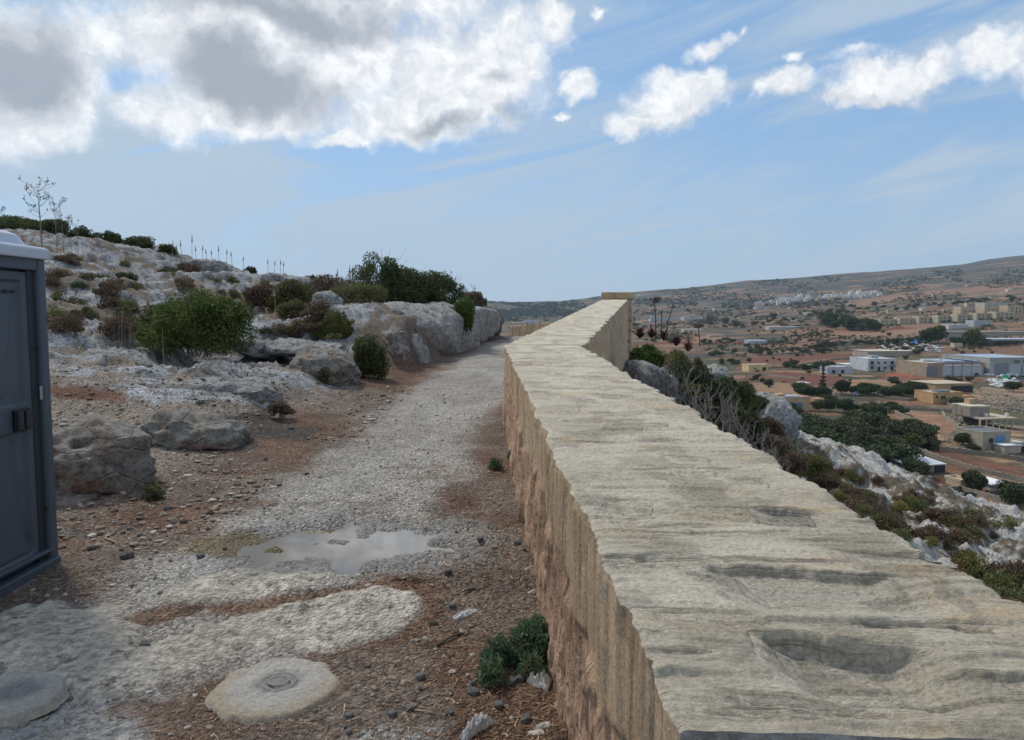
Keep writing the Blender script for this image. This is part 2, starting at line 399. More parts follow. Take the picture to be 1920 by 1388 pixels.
def mat_leaf(name, c0, c1, c2=None, trans=.25):
    m, t, p = principled(name, rough=.75)
    v = attr(t, 'leafv', 'Fac'); oi = t.node('ShaderNodeObjectInfo').outputs['Random']
    c = t.mix(v, c0, c1)
    if c2: c = t.mix(t.ramp(t.noise(obj_coord(t), 2.5, 3, .5), .5, .66), c, c2)
    hs = t.node('ShaderNodeHueSaturation'); t.l.new(c, hs.inputs['Color']); t.l.new(t.ramp(oi, 0, 1, .75, 1.25, False), hs.inputs['Value'])
    t.l.new(t.ramp(oi, 0, 1, .485, .51, False), hs.inputs['Hue'])
    t.l.new(hs.outputs[0], p.inputs['Base Color'])
    tr = t.node('ShaderNodeBsdfTranslucent'); t.l.new(hs.outputs[0], tr.inputs[0])
    mx = t.node('ShaderNodeMixShader'); mx.inputs[0].default_value = trans
    t.l.new(p.outputs[0], mx.inputs[1]); t.l.new(tr.outputs[0], mx.inputs[2])
    t.l.new(mx.outputs[0], t.n['Material Output'].inputs[0]); return m
L_GREEN = mat_leaf('bright_green_leaves', (.042, .082, .016), (.10, .155, .03), (.15, .185, .05))
L_DARK = mat_leaf('dark_green_leaves', (.034, .052, .020), (.095, .115, .040))
L_OLIVE = mat_leaf('olive_leaves', (.065, .075, .028), (.16, .165, .062), (.18, .145, .065))
L_YEL = mat_leaf('yellow_green_leaves', (.10, .105, .025), (.22, .21, .06), (.14, .085, .03))
L_BROWN = mat_leaf('dry_brown_twigs', (.07, .045, .03), (.17, .12, .08))
L_RED = mat_leaf('rusty_succulent_leaves', (.075, .035, .025), (.13, .075, .045))
L_TREE = mat_leaf('far_tree_leaves', (.026, .040, .018), (.07, .09, .036), trans=.15)
L_TREE2 = mat_leaf('far_light_tree_leaves', (.045, .06, .018), (.11, .12, .04), trans=.15)
M_TWIG = simple('grey_twigs', (.20, .18, .165), .9)
M_BARK = simple('brown_bark', (.10, .08, .06), .9)
M_STRAW = simple('dry_straw', (.30, .23, .15), .9)
# ------------------------------------------------------------ near land mesh: one grid, split into path and hillside
def build_near():
    nc, nr = 680, 800
    t = np.linspace(-1.02, 1.0, nc); d = np.exp(np.linspace(math.log(1.4), math.log(170), nr))
    T, Dd = np.meshgrid(t, d); Y = Dd-1.5; X = T*Dd
    Z = near_z(X, Y)
    px, py = pixof(X, np.maximum(Y, .4), Z)
    nz = fbm(X*2.3, Y*2.3, 21., o=5); nf = fbm(X*7, Y*7, 22., o=4); nb = fbm(X*.8, Y*.8, 23., o=4)
    e = path_l(Y)-X; wd = wall_lx(Y)-X
    def C(r, g, b): return np.array([r, g, b])
    lit = C(.135, .080, .052)[None, None]*(1+.25*nb[..., None])          # brown leaf and straw litter
    dm = sst(fbm(X*1.3+9, Y*1.3, 61., o=5), -.12, .22)[..., None]
    lit = lit*(1-dm*.62)+C(.175, .150, .128)*dm*.62; lit = lit*(1+.35*fbm(X*3.1, Y*3.1, 62., o=4)[..., None])
    gra = C(.285, .265, .24)[None, None]*(1+.12*nb[..., None])
    gm = sst(fbm(X*.8+4, Y*.5, 63., o=5), -.02, .30)[..., None]; gra = gra*(1-gm*.5)+C(.215, .175, .145)*gm*.5
    gm = sst(fbm(X*1.1+14, Y*.6, 64., o=5), .05, .32)[..., None]; gra = gra*(1-gm*.6)+C(.36, .345, .32)*gm*.6
    rockc = C(.32, .33, .345)[None, None]*(1+.15*nb[..., None])
    land = np.broadcast_to(gra, (nr, nc, 3)).copy(); rock = np.zeros((nr, nc)); wet = np.zeros((nr, nc))
    def put(mask, c, rk=None):
        nonlocal land, rock
        m = np.clip(mask, 0, 1)[..., None]; land = land*(1-m)+c*m
        if rk is not None: rock = rock*(1-m[..., 0])+rk*m[..., 0]
    # verge litter on both sides of the gravel
    put(sst(e + .35*nz + .12*nf, -.45, .12), lit)
    vw = np.interp(Y, [0, 3, 5, 7, 12, 25], [1.3, 1.05, .62, .33, .12, .05])
    put(1-sst(wd + .30*nz+.1*nf, vw-.15, vw+.25), lit)
    put((sst(nz+nf*.6, .25, .55))*.45*(Y < 9), lit*1.1)
    # limestone slabs in the foreground (centre, half size in photo pixels, turned)
    def blob(cx, cy, rx, ry, rot=0, rag=.35):
        c, s = math.cos(R(rot)), math.sin(R(rot)); a = (px-cx)*c+(py-cy)*s; b = -(px-cx)*s+(py-cy)*c
        return 1-np.hypot(a/rx, b/ry) + nz*rag*1.2+nf*rag*.7
    slab = C(.47, .43, .37)[None, None]*(1+.14*nz[..., None])
    sl = np.maximum.reduce([blob(470, 1095, 175, 34, -11), blob(560, 1180, 270, 48, -8), blob(330, 1240, 190, 50, -14), blob(95, 1215, 210, 75, -5),
                            blob(690, 1150, 120, 42, -5)])
    gry = C(.33, .325, .315)[None, None]*(1+.1*nz[..., None])
    brn = np.maximum.reduce([blob(560, 1125, 300, 16, -8, .5), blob(320, 1150, 150, 20, -14, .5), blob(470, 1290, 300, 45, -12, .5), blob(800, 1220, 190, 160, 0, .5), blob(520, 1360, 240, 60, -5, .5), blob(1000, 1250, 160, 300, 0, .5)])
    near = sst(Y, 6.2, 5.2)
    put(sst(np.maximum(blob(230, 1345, 230, 50, -8), blob(720, 1350, 140, 60, 0)), -.1, .2)*near, gry, .6)
    put(sst(brn, -.05, .25)*.9*near, lit)
    put(sst(sl, .0, .14)*near, slab, .85)
    slz = sst(sl, .0, .2)*near*.028
    # pale chalky rim and mud round the puddle
    dp = np.hypot((X-PUD[0])/.98, (Y-PUD[1])/.70)
    ring = (1-sst(dp + nz*.3, .70, 1.15)); wet = np.maximum(wet, ring*.75)
    put(ring*.8, C(.38, .37, .355)[None, None]*np.ones((nr, nc, 1)))
    put((1-sst(np.hypot((X-PUD[0]+.62)/.5, (Y-PUD[1]-.02)/.3), .5, 1.0)), C(.20, .15, .07)[None, None]*np.ones((nr, nc, 1)))
    # hillside
    hm = sst(e, .5, 1.4)
    rkm = sst(nb*.9+nz*.7+nf*.45+.26*sst(Y, 11, 15)-.06, -.02, .22)*sst(Y, 8.3, 10.5)
    crk = sst(np.abs(fbm(X*1.7+3, Y*3.4, 51., o=5)), .10, .015)*.75 + sst(fbm(X*2.6, Y*5.5, 52., o=4), .12, .34)*.75
    crk = np.clip(crk, 0, 1)[..., None]; rockc = rockc*(1-crk)+C(.105, .098, .088)*crk
    tone = fbm(X*.55, Y*1.1, 53., o=4)[..., None]; rockc = rockc*(1+.35*tone)
    dry = C(.17, .135, .105)[None, None]*(1+.3*nz[..., None]); red = C(.15, .070, .045)[None, None]*np.ones((nr, nc, 1))
    chips = C(.24, .20, .165)[None, None]*(1+.25*nz[..., None])
    put(hm, np.where((Y < 13)[..., None], chips, dry))
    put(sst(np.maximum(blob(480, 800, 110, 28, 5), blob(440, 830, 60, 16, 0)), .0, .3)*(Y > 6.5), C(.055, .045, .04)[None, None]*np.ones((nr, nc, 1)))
    put(hm*sst(blob(150, 738, 110, 16, 5, .3), .0, .3), red)
    put(hm*rkm, rockc, 1.)
    put(sst(np.maximum.reduce([blob(400, 690, 210, 36, 8, .6), blob(360, 735, 190, 24, 4, .7), blob(145, 698, 40, 9, 0, .3), blob(610, 640, 80, 40, 0, .3), blob(120, 1000, 60, 14, 0, .5)]), .0, .25)*(Y < 16)*(e > .3), rockc*1.08, 1.)
    # right slope
    rs = sst(X-(wall_rx(Y)-.2), 0, .3)
    sb = fbm(X*.5, Y*.5, 31., o=5); rr = sst(sb+nf*.6+nz*.4, -.30, -.08)
    put(rs, C(.13, .105, .075)[None, None]*(1+.3*nz[..., None]), 0)
    put(rs*rr, C(.44, .43, .415)[None, None]*(1+.2*nz[..., None]), 1.)
    Z = Z+slz
    Vv = np.stack([X, Y, Z], -1).reshape(-1, 3); idx = np.arange(nr*nc).reshape(nr, nc)
    Fc = np.stack([idx[:-1, :-1], idx[:-1, 1:], idx[1:, 1:], idx[1:, :-1]], -1).reshape(-1, 4)
    ef = (e+.25*nz)[:-1, :-1].ravel(); wf = wd[:-1, :-1].ravel(); yf = Y[:-1, :-1].ravel()
    isp = (ef < 0) & (wf > -.35) & (yf < 46)
    lc = np.concatenate([np.clip(land, .01, .9), np.ones((nr, nc, 1))], -1).reshape(-1, 4)
    A = {'land': lc, 'rock': rock.ravel(), 'wet': wet.ravel()}
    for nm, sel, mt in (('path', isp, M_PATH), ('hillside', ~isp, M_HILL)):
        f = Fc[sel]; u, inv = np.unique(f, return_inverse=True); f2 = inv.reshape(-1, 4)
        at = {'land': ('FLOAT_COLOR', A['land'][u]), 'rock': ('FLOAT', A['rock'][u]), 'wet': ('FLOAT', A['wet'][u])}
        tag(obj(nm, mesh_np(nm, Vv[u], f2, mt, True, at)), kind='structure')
    return X, Y, Z
build_near()
# ------------------------------------------------------------ valley land
def mat_valley():
    m, t, p = principled('valley_fields', rough=1.)
    geo = t.node('ShaderNodeNewGeometry').outputs['Position']; ov = attr(t, 'field'); om = attr(t, 'fieldm', 'Fac')
    wp = t.node('ShaderNodeTexNoise'); t.l.new(geo, wp.inputs['Vector']); wp.inputs['Scale'].default_value = .006; wp.inputs['Detail'].default_value = 3
    sc_ = t.node('ShaderNodeVectorMath', operation='SCALE'); t.l.new(wp.outputs['Color'], sc_.inputs[0]); sc_.inputs['Scale'].default_value = 55
    ad = t.node('ShaderNodeVectorMath', operation='ADD'); t.l.new(geo, ad.inputs[0]); t.l.new(sc_.outputs[0], ad.inputs[1])
    fl = t.mapping(ad.outputs[0], scale=(.012, .024, 0), rot=(0, 0, R(14)))
    def cells(mode, out):
        n = t.node('ShaderNodeTexVoronoi'); n.feature = mode; n.inputs['Scale'].default_value = 1.
        if mode != 'DISTANCE_TO_EDGE': n.distance = 'CHEBYCHEV'
        t.l.new(fl, n.inputs['Vector']); n.inputs['Randomness'].default_value = .85; return n.outputs[out]
    cc = t.node('ShaderNodeSeparateColor'); t.l.new(cells('F1', 'Color'), cc.inputs[0])
    cr = t.node('ShaderNodeValToRGB'); t.l.new(cc.outputs[0], cr.inputs[0]); cr.color_ramp.interpolation = 'CONSTANT'
    els = cr.color_ramp.elements; els[0].position = 0; els[0].color = (.22, .135, .09, 1); els[1].position = .22; els[1].color = (.29, .195, .125, 1)
    for pos, c in ((.38, (.145, .058, .036)), (.5, (.25, .16, .105)), (.62, (.11, .115, .055)), (.74, (.34, .245, .16)), (.87, (.18, .095, .062))):
        q = els.new(pos); q.color = (*c, 1)
    e1 = t.node('ShaderNodeMath', operation='SUBTRACT'); t.l.new(cells('F2', 'Distance'), e1.inputs[0]); t.l.new(cells('F1', 'Distance'), e1.inputs[1])
    edge = t.ramp(e1.outputs[0], .0, .13, 1, 0)
    hedge = t.noise(geo, .05, 5, .6)
    ec = t.mix(t.ramp(hedge, .42, .5), (.27, .235, .19), (.028, .038, .018))
    c = t.mix(t.math('MULTIPLY', edge, .9), cr.outputs[0], ec)
    c = t.mix(om, c, ov); c = t.mix(1., c, (.96, .81, .69), 'MULTIPLY')
    # scrub patches
    scr = t.ramp(t.noise(t.mapping(geo, scale=(.7, 1.5, 0)), .012, 9, .74), .48, .55)
    fm = t.math('SUBTRACT', 1.0, t.math('MULTIPLY', om, .7))
    sep = t.node('ShaderNodeSeparateXYZ'); t.l.new(geo, sep.inputs[0])
    far = t.ramp(sep.outputs[1], 1100, 3000, .25, 1)
    scr2 = t.ramp(t.noise(t.mapping(geo, scale=(.6, 1.2, 0)), .0048, 9, .78), .45, .53)
    scr = t.math('MAXIMUM', t.math('MULTIPLY', scr, .9), t.math('MULTIPLY', t.math('MULTIPLY', scr2, far), .95))
    c = t.mix(t.math('MULTIPLY', scr, fm), c, (.030, .042, .034))
    gr = t.ramp(t.noise(geo, .35, 8, .75), .3, .7, .62, 1.22)
    fur = t.node('ShaderNodeTexNoise'); t.l.new(t.mapping(geo, scale=(.04, .9, 0), rot=(0, 0, R(14))), fur.inputs['Vector']); fur.inputs['Scale'].default_value = 1; fur.inputs['Detail'].default_value = 3
    gr = t.math('MULTIPLY', gr, t.ramp(fur.outputs[0], .3, .7, .85, 1.15))
    k = t.node('ShaderNodeCombineXYZ')
    for i in range(3): t.l.new(gr, k.inputs[i])
    t.l.new(t.mix(1., c, k.outputs[0], 'MULTIPLY'), p.inputs['Base Color'])
    return m
FIELDS = [
 ([(1455,775),(1530,778),(1620,782),(1700,800),(1760,835),(1780,862),(1700,900),(1600,870),(1500,850),(1440,830)], (.060,.062,.038)),
 ([(1590,722),(1740,726),(1735,748),(1600,746)], (.085,.085,.05)), ([(1480,738),(1590,742),(1640,775),(1540,772),(1470,755)], (.075,.08,.042)),
 ([(1530,606),(1650,612),(1648,624),(1530,620)], (.07,.075,.035)), ([(1690,716),(1850,718),(1850,730),(1690,728)], (.09,.09,.05)), ([(1560,640),(1750,636),(1755,642),(1560,650)], (.05,.055,.03)), ([(1380,652),(1560,660),(1560,665),(1380,660)], (.06,.065,.035)),  # polygons in photo pixels turned into ground areas: (points, colour)
 ([(1425,700),(1470,697),(1530,702),(1575,706),(1590,714),(1560,722),(1480,722)], (.13,.055,.04)),
 ([(1395,702),(1430,700),(1470,712),(1440,716),(1395,716)], (.14,.075,.055)),
 ([(1400,718),(1460,716),(1500,722),(1560,728),(1600,735),(1500,738),(1420,735)], (.25,.175,.12)),
 ([(1440,668),(1500,664),(1645,662),(1650,668),(1560,676),(1450,682),(1385,684),(1385,676)], (.14,.065,.045)),
 ([(1400,660),(1560,652),(1640,655),(1560,660),(1400,668)], (.22,.15,.11)),
 ([(1380,684),(1450,683),(1560,672),(1600,676),(1500,690),(1380,694)], (.19,.11,.075)),
 ([(1785,655),(1850,650),(1900,655),(1850,663),(1780,662)], (.12,.055,.04)),
 ([(1740,655),(1920,640),(1920,675),(1760,672)], (.18,.115,.085)),
 ([(1470,620),(1560,612),(1640,618),(1620,628),(1500,640),(1470,636)], (.23,.15,.105)),
 ([(1600,628),(1720,615),(1780,620),(1720,632),(1620,640)], (.25,.175,.125)),
 ([(1650,590),(1700,604),(1760,608),(1760,616),(1640,614)], (.22,.145,.11)),
 ([(1670,776),(1740,790),(1790,805),(1780,818),(1720,800),(1680,785)], (.27,.175,.12)),
 ([(1690,772),(1760,776),(1810,800),(1790,806),(1740,795)], (.29,.19,.135)),
 ([(1735,842),(1800,850),(1925,880),(1925,905),(1860,890),(1790,868),(1740,856)], (.15,.075,.05)),
 ([(1660,690),(1700,690),(1712,706),(1660,704)], (.30,.12,.06)),
 ([(1560,570),(1700,548),(1800,540),(1920,528),(1920,540),(1720,560),(1600,575)], (.25,.165,.12)),
 ([(1850,725),(1925,735),(1925,760),(1850,758),(1820,740)], (.27,.22,.17)),
 ([(1770,925),(1830,918),(1925,950),(1925,985),(1860,960)], (.25,.19,.14)),
 ([(1330,560),(1420,552),(1500,548),(1480,556),(1400,562)], (.22,.15,.115)),
 ([(1210,562),(1260,552),(1330,545),(1400,540),(1380,552),(1260,566)], (.22,.15,.115)),
 ([(1640,540),(1760,532),(1780,538),(1680,548)], (.23,.16,.12)),
 ([(1280,635),(1350,628),(1370,633),(1300,645)], (.25,.165,.12)),
]
def in_poly(px, py, poly):
    r = np.zeros(px.shape, bool); n = len(poly); j = n-1
    for i in range(n):
        xi, yi = poly[i]; xj, yj = poly[j]
        if yi != yj:
            r ^= ((yi > py) != (yj > py)) & (px < (xj-xi)*(py-yi)/(yj-yi)+xi)
        j = i
    return r
def build_valley():
    nc, nr = 620, 460
    t = np.linspace(-.62, 1.02, nc)
    Yr = np.concatenate([np.exp(np.linspace(math.log(55), math.log(4300), nr-40)), np.exp(np.linspace(math.log(4350), math.log(6100), 40))])
    T, Y = np.meshgrid(t, Yr); X = T*Y; Z = valley_z(X, Y)
    Z = Z - sst(-X, 0, 60)*0 
    n = fbm(X*.02, Y*.02, 3., o=3)
    px, py = pixof(X, Y, Z); px = px+n*4; py = py+n*1.5
    fc = np.zeros((nr, nc, 4)); fc[..., 3] = 1; fm = np.zeros((nr, nc))
    for poly, c in FIELDS:
        m = in_poly(px, py, poly) & (Y < 3500); fc[m, :3] = c; fm[m] = 1
    # rubble ground towards the near right
    Vv = np.stack([X, Y, Z], -1).reshape(-1, 3); idx = np.arange(nr*nc).reshape(nr, nc)
    Fc = np.stack([idx[:-1, :-1], idx[:-1, 1:], idx[1:, 1:], idx[1:, :-1]], -1).reshape(-1, 4)
    tag(obj('valley_ground', mesh_np('valley_ground', Vv, Fc, mat_valley(), True, {'field': ('FLOAT_COLOR', fc.reshape(-1, 4)), 'fieldm': ('FLOAT', fm.ravel())})), kind='structure')
build_valley()
# ------------------------------------------------------------ haze
def haze():
    b = MB(); b.box((0, 3050, 175), (13500, 6300, 560))
    m = bpy.data.materials.new('haze_air'); m.use_nodes = True; t = NT(m.node_tree); t.n.clear()
    o = t.node('ShaderNodeOutputMaterial'); v = t.node('ShaderNodeVolumePrincipled')
    v.inputs['Color'].default_value = (.58, .78, 1, 1); v.inputs['Density'].default_value = HAZE; v.inputs['Anisotropy'].default_value = .2
    t.l.new(v.outputs[0], o.inputs['Volume']); tag(b.build('haze', m), kind='stuff')
HAZE = .000055
# ============================================================ the stone wall
def mat_wall(kind):
    m, t, p = principled('wall_'+kind, rough=.92)
    uv = attr(t, 'wuv', 'Vector')     # metres: x along the wall, y across the top / up the face
    oc = obj_coord(t)
    if kind == 'top': base0, base1, warm = (.49, .435, .34), (.64, .575, .465), (.60, .43, .25)
    else: base0, base1, warm = (.46, .325, .205), (.59, .43, .285), (.56, .33, .20)
    s1 = t.noise(t.mapping(uv, scale=(26, 3.6, 2)), 1., 6, .6, .5)
    s2 = t.noise(t.mapping(uv, scale=(70, 14, 6)), 1., 5, .6, .3)
    a = t.noise(oc, 2.4, 7, .6)
    c = t.mix(t.ramp(a, .34, .66), base0, base1)
    c = t.mix(t.math('MULTIPLY', t.ramp(t.noise(t.mapping(uv, scale=(4, 1.5, 1)), 1.3, 6, .65), .54, .70), .6), c, warm)
    gr = t.noise(oc, 75, 6, .75)
    grey = t.ramp(t.noise(t.mapping(uv, scale=(3.4, 1.7, 1), loc=(3, 1, 0)), 1.3, 8, .68), .52, .64)
    c = t.mix(t.math('MULTIPLY', grey, .4), c, (.35, .31, .255))
    if kind == 'top':
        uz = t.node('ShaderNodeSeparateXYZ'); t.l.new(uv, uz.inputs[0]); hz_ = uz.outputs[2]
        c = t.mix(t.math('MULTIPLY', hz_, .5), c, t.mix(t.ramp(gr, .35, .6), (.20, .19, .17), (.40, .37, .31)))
    if kind != 'top':
        low = attr(t, 'low', 'Fac')
        pk = t.mix(t.ramp(t.noise(oc, 6, 7, .7), .35, .65), (.44, .275, .185), (.64, .43, .295))
        c = t.mix(low, c, pk)
    k = t.math('MULTIPLY', t.ramp(s1, .30, .50, .87, 1.03), t.ramp(gr, .3, .7, .72, 1.2))
    kc = t.node('ShaderNodeCombineXYZ')
    for i in range(3): t.l.new(k, kc.inputs[i])
    t.l.new(t.mix(1., c, kc.outputs[0], 'MULTIPLY'), p.inputs['Base Color'])
    lin = t.ramp(t.math('ABSOLUTE', t.math('SUBTRACT', t.noise(t.mapping(uv, scale=(17, 1.7, 2), loc=(1, 5, 0)), 1., 4, .55, .3), .5)), .0, .022, 0, 1)
    lin2 = t.ramp(t.math('ABSOLUTE', t.math('SUBTRACT', t.noise(t.mapping(uv, scale=(42, 5, 2), loc=(4, 2, 0)), 1., 3, .5, .3), .5)), .0, .04, 0, 1)
    lin = t.math('MINIMUM', lin, t.math('ADD', .5, t.math('MULTIPLY', lin2, .5)))
    if kind == 'top':
        plain = t.ramp(t.noise(t.mapping(uv, scale=(1, .8, 1), loc=(7, 3, 0)), 3.6, 5, .6), .42, .56)
        lin = t.math('MAXIMUM', t.math('MAXIMUM', lin, hz_), t.math('MULTIPLY', plain, .85))
    rough_patch = t.ramp(t.noise(uv, 3.3, 4, .5), .5, .6)
    h = t.math('ADD', t.math('MULTIPLY', s1, .55), t.math('MULTIPLY', lin, .22 if kind == 'top' else .6))
    h = t.math('ADD', h, t.math('MULTIPLY', gr, t.math('ADD', 1.0, t.math('MULTIPLY', rough_patch, 1.6))))
    h = t.math('ADD', h, t.math('MULTIPLY', t.noise(oc, 20, 8, .75), 1.0))
    t.l.new(t.bump(h, .9, .019), p.inputs['Normal'])
    return m
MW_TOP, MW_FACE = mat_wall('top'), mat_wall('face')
MW_DARK = mat_rock('weathered_joint', (.48, .465, .44), (.66, .64, .60))
def top_z(Y): return np.interp(Y, [1.33, 9.1, 31, 34], [.946+.0379*1.33, .946+.0379*9.1, 2.20, 2.30])
def to_top(px, py):
    d = ray(px, py); Y = np.linspace(1, 31, 6000); Z = CAMZ+d[2]/d[1]*Y; k = np.argmax(Z <= top_z(Y)) if (Z <= top_z(Y)).any() else 0
    # first crossing below the top plane
    return d[0]/d[1]*Y[k], Y[k]
HOLLOWS = []
SEAMS = ((1560,1160,380,6,.012), (1230,1048,170,5,.008), (1450,1046,150,4,.009), (1260,880,170,4,.007), (1160,940,110,4,.007), (1330,1000,240,4,.006), (1760,1290,260,7,.012), (1480,1330,220,6,.010), (1120,830,90,3,.008), (1130,790,110,3,.007), (1560,1010,120,4,.008), (1260,1215,90,6,.009), (1250,985,120,4,.006))   # X, Y, half length across, half length along, depth, far-side steepness
for (px, py, wx, wy, dp) in ((1600,1238,180,72,.060), (1840,1265,110,26,.016), (1530,1095,250,44,.034), (1330,1078,50,12,.010), (1350,1093,40,8,.006), (1480,970,90,16,.026), (1620,985,60,14,.010), (1190,955,60,22,.012),
                              (1400,903,40,9,.013), (1300,890,45,7,.010), (1290,862,50,8,.008), (1340,960,60,6,.008), (1680,1040,130,14,.010), (1300,1150,160,14,.010), (1090,750,34,4,.010), (1140,742,30,4,.010),
                              (1010,680,30,4,.011), (1120,708,34,4,.009), (1060,640,30,4,.010), (1230,800,40,6,.010), (1800,1165,60,9,.010), (1200,1060,70,8,.007), (1480,1310,200,16,.009), (1210,1190,40,10,.008))+SEAMS:
    x, y = to_top(px, py); x2, y2 = to_top(px+wx, py); x3, y3 = to_top(px, py+wy)
    HOLLOWS.append((x, y, abs(x2-x), max(.012, abs(y3-y)), dp))
def build_wall():
    root = empty('stone_wall', (.8, 3, .2), label='pale limestone parapet wall with rough combed flat top running beside the gravel path', cat='wall')
    def par(o): o.parent = root; o.matrix_parent_inverse = root.matrix_basis.inverted(); return o
    root.matrix_basis = Matrix.Translation((.8, 3, .2))
    Ys = [1.215]
    while Ys[-1] < 31: Ys.append(Ys[-1]+max(.0045, .0021*Ys[-1]**1.25))
    Ys = np.array(Ys); n = len(Ys)
    lx, rx = wall_lx(Ys), wall_rx(Ys); tz = top_z(Ys)
    S = Ys.copy()
    # top
    nt = 150; T = np.linspace(0, 1, nt)
    SS, TT = np.meshgrid(S, T, indexing='ij'); Wd = (rx-lx)[:, None]
    saw = (vn(S*13, 0., 3.)*.009+vn(S*41, 0., 4.)*.004 + vn(S*4.2, 0, 5.)*.012) 
    sawr = (vn(S*11, 9., 3.)*.016+vn(S*37, 9., 4.)*.008 + vn(S*3.6, 7, 5.)*.03 + np.where((S*2.3) % 1 < .5, .018, 0))
    X = lx[:, None]+TT*Wd; Xl = lx[:, None]+saw[:, None]*np.ones_like(TT); Xr = rx[:, None]+sawr[:, None]*np.ones_like(TT)
    X = Xl*(1-TT)+Xr*TT
    acr = TT*Wd
    Sw = SS + fbm(acr*1.3, SS*.6, 40., o=3)*.035
    h = fbm(Sw*4, acr*1.0, 41., o=3)*.010
    patch = sst(fbm(acr*2.2, SS*2.6, 77., o=3), -.35, .25)
    wob = fbm(acr*1.6, SS*1.5, 71., o=3)*.55+fbm(acr*9, SS*7, 72., o=3)*.16
    for fr_, am, z_, tl in ((7., .010, 5., .008), (19., .0065, 6., .0048), (47., .0034, 7., .0026)):
        q = SS*fr_+wob*(1+fr_*.03)+fbm(acr*2.2, SS*3, z_, o=2)*.5; fq = np.floor(q); f_ = q-fq
        r0 = _h(fq.astype(np.int64), np.floor(acr*2.1+_h(fq.astype(np.int64), fq.astype(np.int64)*0, fq.astype(np.int64)*0+3)*5).astype(np.int64), np.full(fq.shape, int(z_), np.int64))
        r1 = _h(fq.astype(np.int64)+1, np.floor(acr*2.1+_h(fq.astype(np.int64)+1, fq.astype(np.int64)*0, fq.astype(np.int64)*0+3)*5).astype(np.int64), np.full(fq.shape, int(z_), np.int64))
        h += ((r0+(r1-r0)*sst(f_, .90, 1.0))*am - f_*(1-sst(f_, .93, 1.))*tl)*(.35+.65*patch)
    h += fbm(X*16, SS*16, 44., o=4)*.0045*(1.2-.8*patch) + fbm(X*45, SS*45, 46., o=2)*.0012
    for sj in (2.02, 2.9, 3.75, 4.9, 6.2, 7.4): h -= .006*np.exp(-((SS-sj-.015*fbm(acr*4, SS*0, 70.)) / .006)**2)*sst(fbm(acr*3, SS*0+sj, 9.), -.3, .1)
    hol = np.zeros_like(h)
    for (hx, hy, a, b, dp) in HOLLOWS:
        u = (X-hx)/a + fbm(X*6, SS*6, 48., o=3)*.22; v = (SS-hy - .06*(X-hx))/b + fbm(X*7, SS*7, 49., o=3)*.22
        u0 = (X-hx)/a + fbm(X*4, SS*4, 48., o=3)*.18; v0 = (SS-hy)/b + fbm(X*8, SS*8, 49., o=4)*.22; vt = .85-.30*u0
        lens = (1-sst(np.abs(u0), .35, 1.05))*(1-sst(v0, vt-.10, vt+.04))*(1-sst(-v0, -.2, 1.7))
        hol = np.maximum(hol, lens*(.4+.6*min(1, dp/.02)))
        h -= dp*lens
    edge = np.minimum(acr, Wd-acr)
    Z = tz[:, None]+h - .008*(1-sst(edge, 0, .012))**2
    Vt = np.stack([X, SS-.075*acr*(1-sst(SS, 1.2, 3.2)), Z], -1); idx = np.arange(n*nt).reshape(n, nt)
    Ft = np.stack([idx[:-1, :-1], idx[:-1, 1:], idx[1:, 1:], idx[1:, :-1]], -1).reshape(-1, 4)
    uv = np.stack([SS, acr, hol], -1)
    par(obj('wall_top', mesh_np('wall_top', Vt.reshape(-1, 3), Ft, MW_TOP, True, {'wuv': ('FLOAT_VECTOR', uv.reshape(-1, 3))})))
    # faces
    for side, xe, Ve in ((-1, lx, Vt[:, 0]), (1, rx, Vt[:, -1])):
        nd = 120 if side < 0 else 60; T2 = np.linspace(0, 1, nd)
        base = (path_z(Ys)-.15) if side < 0 else np.interp(Ys, [0, 6, 12, 31], [-.75, -.8, -.9, -1.3])
        SS, TT = np.meshgrid(S, T2, indexing='ij'); top = Ve[:, 2]
        Z = top[:, None]*(1-TT)+base[:, None]*TT; dn = top[:, None]-Z
        low = sst(dn + fbm(SS*2.5, 0*dn, 60.+side, o=3)*.10 + .05*np.sin(SS*1.9), .30, .36)
        o1 = fbm(SS*26, Z*1.6, 61., o=3)*.010 + fbm(SS*9, Z*.9, 62., o=3)*.014
        wv = fbm(SS*2.2, Z*2.2, 66., o=2)
        o2 = fbm(SS*8+wv*.6, Z*1.5, 63., o=5)*.022 + np.abs(fbm(SS*13+wv*.6, Z*2.0, 64., o=4))*.026
        q = fbm(SS*6+wv*1.2, Z*1.5, 67., o=4)*5; fq = np.floor(q); o2 = o2 + (fq+sst(q-fq, .90, 1.))*.010
        out = o1*(1-low)+(o2-.005)*low + fbm(SS*.9, 0*SS, 65.)*.015
        out = out*sst(dn, 0, .03) + .02*sst(dn, .35, 1.2)
        # vertical joints of the upper course
        for sj in (2.02, 2.9, 3.75, 4.9, 6.2, 7.4, 9, 11, 13.5, 16):
            out -= .022*np.exp(-((SS-sj-.02*fbm(Z*4, SS*0, 70.)) / .010)**2)*(1-low)
        if side > 0: low = low*0
        X = Ve[:, 0][:, None]+side*out
        Vf = np.stack([X, SS, Z], -1); idx = np.arange(n*nd).reshape(n, nd)
        Ff = np.stack([idx[:-1, :-1], idx[1:, :-1], idx[1:, 1:], idx[:-1, 1:]], -1).reshape(-1, 4)
        if side > 0: Ff = Ff[:, ::-1]
        uv = np.stack([SS, dn, np.zeros_like(SS)], -1)
        par(obj('wall_side', mesh_np('wall_side', Vf.reshape(-1, 3), Ff, MW_FACE, True, {'wuv': ('FLOAT_VECTOR', uv.reshape(-1, 3)), 'low': ('FLOAT', low.ravel())})))
        if side < 0: LF = Vf
        else: RF = Vf
    # nearer block, lower, with a dark weathered end
    b = MB(); L = [tuple(v) for v in Vt[0]]
